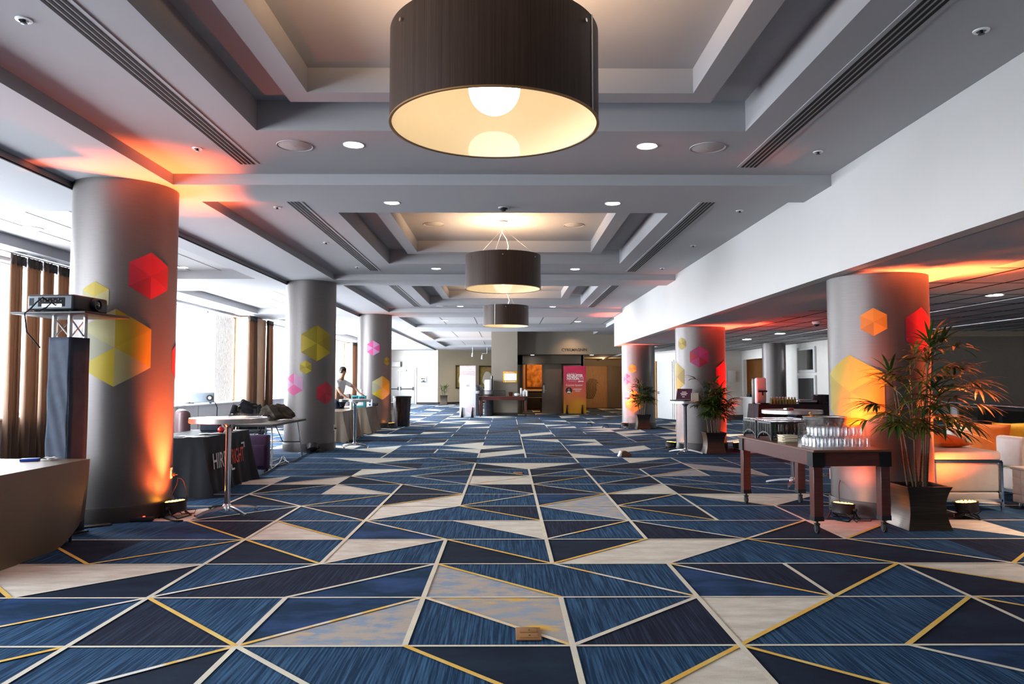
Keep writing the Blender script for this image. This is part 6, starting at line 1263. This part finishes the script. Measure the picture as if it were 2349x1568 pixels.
m = MB(); m.rbox(-.69, .49, -.44, .35, .13, .34, .03); m.build('base_panel', 'leather_white', t); m = MB(); m.rbox(-.69, .49, -.45, .16, .35, .47, .04); m.build('seat_cushion', 'leather_white', t); m = MB(); m.rbox(-.67, .50, .17, .36, .35, .83, .05); m.build('backrest', 'leather_white', t)
t = thing('armchair', 'white leather armchair with a chrome-framed arm at the right photo edge', 'armchair', (6.72, 9.05, 0))
m = MB(); chrome_frame(m, -.56, .40, -.16, .26, .12, .70); m.build('chrome_frame', 'chrome', t); m = MB(); m.rbox(-.55, .39, -.15, .25, .13, .40, .03); m.build('base_panel', 'leather_white', t); m = MB(); m.rbox(-.60, -.47, -.19, .29, .42, .79, .04); m.build('armrest', 'leather_white', t); m = MB(); m.rbox(-.45, .40, -.18, .28, .42, .72, .04); m.build('arm_panel', 'leather_white', t)
t = thing('ottoman', 'tufted white leather ottoman at the right photo edge, in front of the armchair', 'ottoman', (6.33, 8.52, 0), .15)
m = MB(); m.rbox(-.40, .40, -.25, .25, .05, .44, .04)
for z in (.15, .25, .35): pass
m.build('base', 'leather_white', t)
m = MB()
for q in range(4):
    for k in range(6): m.rbox(-.41 + k * .137, -.41 + k * .137 + .132, -.262, -.235, .06 + q * .096, .06 + q * .096 + .092, .014)
for q in range(4):
    for k in range(4): m.rbox(-.412, -.385, -.25 + k * .125, -.25 + k * .125 + .12, .06 + q * .096, .06 + q * .096 + .092, .014)
m.build('tufting', 'leather_white', t)
m = MB(); m.rbox(-.42, .42, -.27, .27, .44, .47, .014); m.build('top_panel', 'leather_white', t)
for sx in (-.34, .34):
    for sy in (-.2, .2): m = MB(); m.cyl((sx, sy, 0), (sx, sy, .06), .02, n=10); m.build('foot', 'chrome', t)
def cushion(loc, rot, m_, label, w=.22, pipe=None):
    t = thing('cushion', label, 'cushion', loc); t.rotation_euler = rot; m = MB()
    def fn(sg):
        def f(u, v):
            x = (u - .5) * 2; y = (v - .5) * 2; b = ((1 - abs(x) ** 2.6) * (1 - abs(y) ** 2.6)) ** .55; k = 1 - .05 * (1 - abs(x * y)); return (x * w * k, y * w * k, sg * .075 * b)
        return f
    m.grid(fn(1), 16, 16); m.grid(fn(-1), 16, 16); m.build('cover', m_, t)
    z_ = MB(); z_.tube([(w * x, w * y, 0) for x, y in ((-1, -1), (0, -.95), (1, -1), (.95, 0), (1, 1), (0, .95), (-1, 1), (-.95, 0), (-1, -1))], .005, 6); z_.build('piping', m_, t)
cushion((5.28, 9.02, .75), (.12, .05, .2), 'cushion_orange', 'orange cushion lying on the white sofa end, behind the palm')
cushion((6.20, 9.56, .70), (1.25, 0, -.95), 'cushion_orange', 'orange cushion leaning edge-on, left of the yellow cushion'); cushion((6.55, 9.60, .70), (1.25, 0, -.12), 'cushion_yellow', 'yellow cushion leaning on the white sofa at the right photo edge', .23)
# floor boxes, stray block, cables
def floor_box(loc, label):
    t = thing('floor_box', label, 'floor outlet', loc); m = MB(); m.rbox(-.072, .072, -.105, .105, .004, .012, .003); m.build('plate', 'brass', t)
    for s in (-1, 1):
        m = MB(); m.rbox(-.05, .055, s * .045 - .036, s * .045 + .036, .0115, .0145, .001); l = m.build('lid', 'brass', t); m = MB(); m.rbox(-.0, .012, s * .045 - .008, s * .045 + .008, .0144, .0155, .0005); m.build('latch', 'base_dark', l)
floor_box((.123, 4.352, 0), 'brass floor outlet plate on the carpet nearest the viewer'); floor_box((.175, 11.91, 0), 'brass floor outlet plate farther down the carpet')
q = G(1432, 1046); t = thing('wedge_block', 'small brown and white wedge lying on the carpet left of the laptop table', 'wedge', (2.29, 14.62, .004), .1); m = MB(); m.prism([(-.07, 0), (.13, 0), (.13, .05), (.02, .11), (-.05, .10)], -.07, .07, FACE_MY); m.build('block', 'table_top_wood', t); m = MB(); m.prism([(-.12, 0), (-.072, 0), (-.052, .10), (-.075, .10)], -.065, .065, FACE_MY); m.build('white_end', 'white_plastic', t)
def cable(name, label, pts, r=.006, m='cable'):
    p = [Vector(q) for q in pts]; o = p[0]; t = thing(name, label, 'cable', (o.x, o.y, 0)); k = MB(); sm = []
    for i in range(len(p) - 1):
        a = p[max(i - 1, 0)]; b = p[i]; c = p[i + 1]; d = p[min(i + 2, len(p) - 1)]
        for u in (0, .25, .5, .75): sm.append(.5 * ((2 * b) + (c - a) * u + (2 * a - 5 * b + 4 * c - d) * u * u + (3 * b - a - 3 * c + d) * u ** 3))
    sm.append(p[-1]); k.tube([(v.x - o.x, v.y - o.y, max(v.z, r + .005)) for v in sm], r, 6); k.build('cord', m, t)
cx, cy, R, _ = COLS['L1']
ao, zo, _d = CYL(392, 1090, cx, cy, R); po = Vector((cx + (R + .07) * math.cos(ao), cy + (R + .07) * math.sin(ao), zo - .03))
cable('power_cable', 'thin cable looping from the socket on the nearest column down to its foot', [po, po + Vector((.02, -.06, -.06)), po + Vector((-.06, -.10, -.25)), Vector((po.x - .10, po.y - .12, .05)), Vector((po.x - .2, po.y - .2, .01)), Vector((po.x - .5, po.y - .25, .01))], .005)
cable('power_cable', 'second cable from the socket to the orange-lit uplight at the nearest column', [po, po + Vector((.08, -.04, -.02)), po + Vector((.12, -.02, -.2)), Vector((po.x + .1, po.y - .02, .02)), Vector((-3.45, 8.25, .01))], .005)
cable('power_cable', 'tangled black cables along the foot of the nearest left column', [G(210, 1192), G(235, 1180) + Vector((0, 0, .1)), G(262, 1188), G(245, 1199), G(275, 1196), G(300, 1190) + Vector((0, 0, .06)), G(320, 1196), G(345, 1192), G(370, 1188), G(395, 1196), G(420, 1196)], .008)
cable('power_cable', 'black cable crossing the carpet by the second left column', [G(590, 1095), G(620, 1080), G(640, 1064), G(650, 1052) + Vector((0, 0, .05)), G(663, 1062), G(690, 1050), G(705, 1042), G(728, 1033)], .012)
cable('power_cable', 'cable coil under the folding table beyond the purple suitcase', [G(600, 1078), G(640, 1066), G(655, 1058), G(640, 1055), G(618, 1066), G(635, 1070), G(660, 1064)], .011)
cable('power_cable', 'black cables bunched on the floor before the tan-draped tables', [G(790, 1020), G(800, 1012), G(812, 1014), G(822, 1006), G(835, 996), G(846, 998), G(860, 992)], .016)
t = thing('power_strip', 'black power strip with a lit red switch at the foot of the nearest left column', 'power strip', (*G(305, 1196).xy, .004), .15); m = MB(); m.rbox(-.20, .20, -.035, .035, 0, .045, .008); m.build('housing', 'black_plastic', t); m = MB(); m.rbox(.10, .12, -.02, .0, .045, .052, .002); m.build('switch', 'red_led', t)
for k in range(4): m = MB(); m.rbox(-.17 + k * .06, -.135 + k * .06, -.018, .018, .045, .047, .002); m.build('socket', 'black_slot', t)
for k, (px, py, h, lab) in enumerate(((270, 1192, .075, 'red cube adaptor standing by the foot of the nearest left column'), (228, 1188, .07, 'red plug lying by the corner of the brown-draped table'))):
    t = thing('plug_adaptor', lab, 'plug', (*G(px, py).xy, .004), .2); m = MB(); m.rbox(-.035, .035, -.03, .03, .02, .02 + h, .008); m.build('adaptor_body', 'red_gloss', t); m = MB(); m.rbox(-.02, .02, -.02, .02, 0, .022, .003); m.build('plug_face', 'black_plastic', t)
t = thing('cable_cover', 'flat black cable cover strip on the floor from under the brown-draped table', 'cable cover', (*G(255, 1203).xy, .003), math.radians(-140)); m = MB(); m.prism([(0, -.05), (0, .05), (.75, .05), (.75, -.05)], 0, .012); m.build('strip', 'black_rubber', t, bevel=.005)
cable('power_cable', 'cable from the column socket to the uplight under the drinks table', [Vector((3.70, 8.30, .36)), Vector((3.64, 8.2, .3)), Vector((3.62, 8.15, .1)), Vector((3.60, 8.1, .01)), Vector((3.50, 8.05, .01))], .005)
# ================================================================== DAYLIGHT, CAMERA, COLOUR
SKY = [21, 42, 62, 72, 90, 55]
for n, (a, b2) in enumerate(WINS):
    A = (b2 - a) * 2.6
    light('daylight_window', 'AREA', (XW - .45, (a + b2) / 2, 2.17), SKY[n] * A, (0.89, 0.93, 1.0), rot=(0, -PI / 2, 0), shape='RECTANGLE', size=2.6, size_y=b2 - a)
light('sun', 'SUN', (-20, 10, 20), 3.5, (1, .95, .88), rot=(math.radians(-8), math.radians(-50), 0), angle=.01)
wld = bpy.data.worlds.new('world'); S.world = wld; wld.use_nodes = True
wld.node_tree.nodes['Background'].inputs['Color'].default_value = (0.8, 0.9, 1, 1); wld.node_tree.nodes['Background'].inputs['Strength'].default_value = 2.5
cam = bpy.data.cameras.new('camera'); co = bpy.data.objects.new('camera', cam); COL.objects.link(co); S.camera = co
co.location = (0, 0, HC); co.rotation_euler = (PI / 2 + PT, 0, -YA)
cam.sensor_width = 36; cam.sensor_fit = 'HORIZONTAL'; cam.lens = F / 2349 * 36; cam.clip_start = .05; cam.clip_end = 200
S.view_settings.view_transform = 'Standard'; S.view_settings.look = 'None'; S.view_settings.gamma = 1; S.view_settings.use_curve_mapping = False
S.view_settings.exposure = 0.88
S.cycles.use_adaptive_sampling = True; S.cycles.adaptive_threshold = 0.03; S.cycles.max_bounces = 8; S.cycles.diffuse_bounces = 4; S.cycles.glossy_bounces = 3; S.cycles.transparent_max_bounces = 24; S.cycles.transmission_bounces = 4
S.cycles.sample_clamp_indirect = 6; S.cycles.caustics_reflective = False; S.cycles.caustics_refractive = False
S.cycles.use_denoising = True
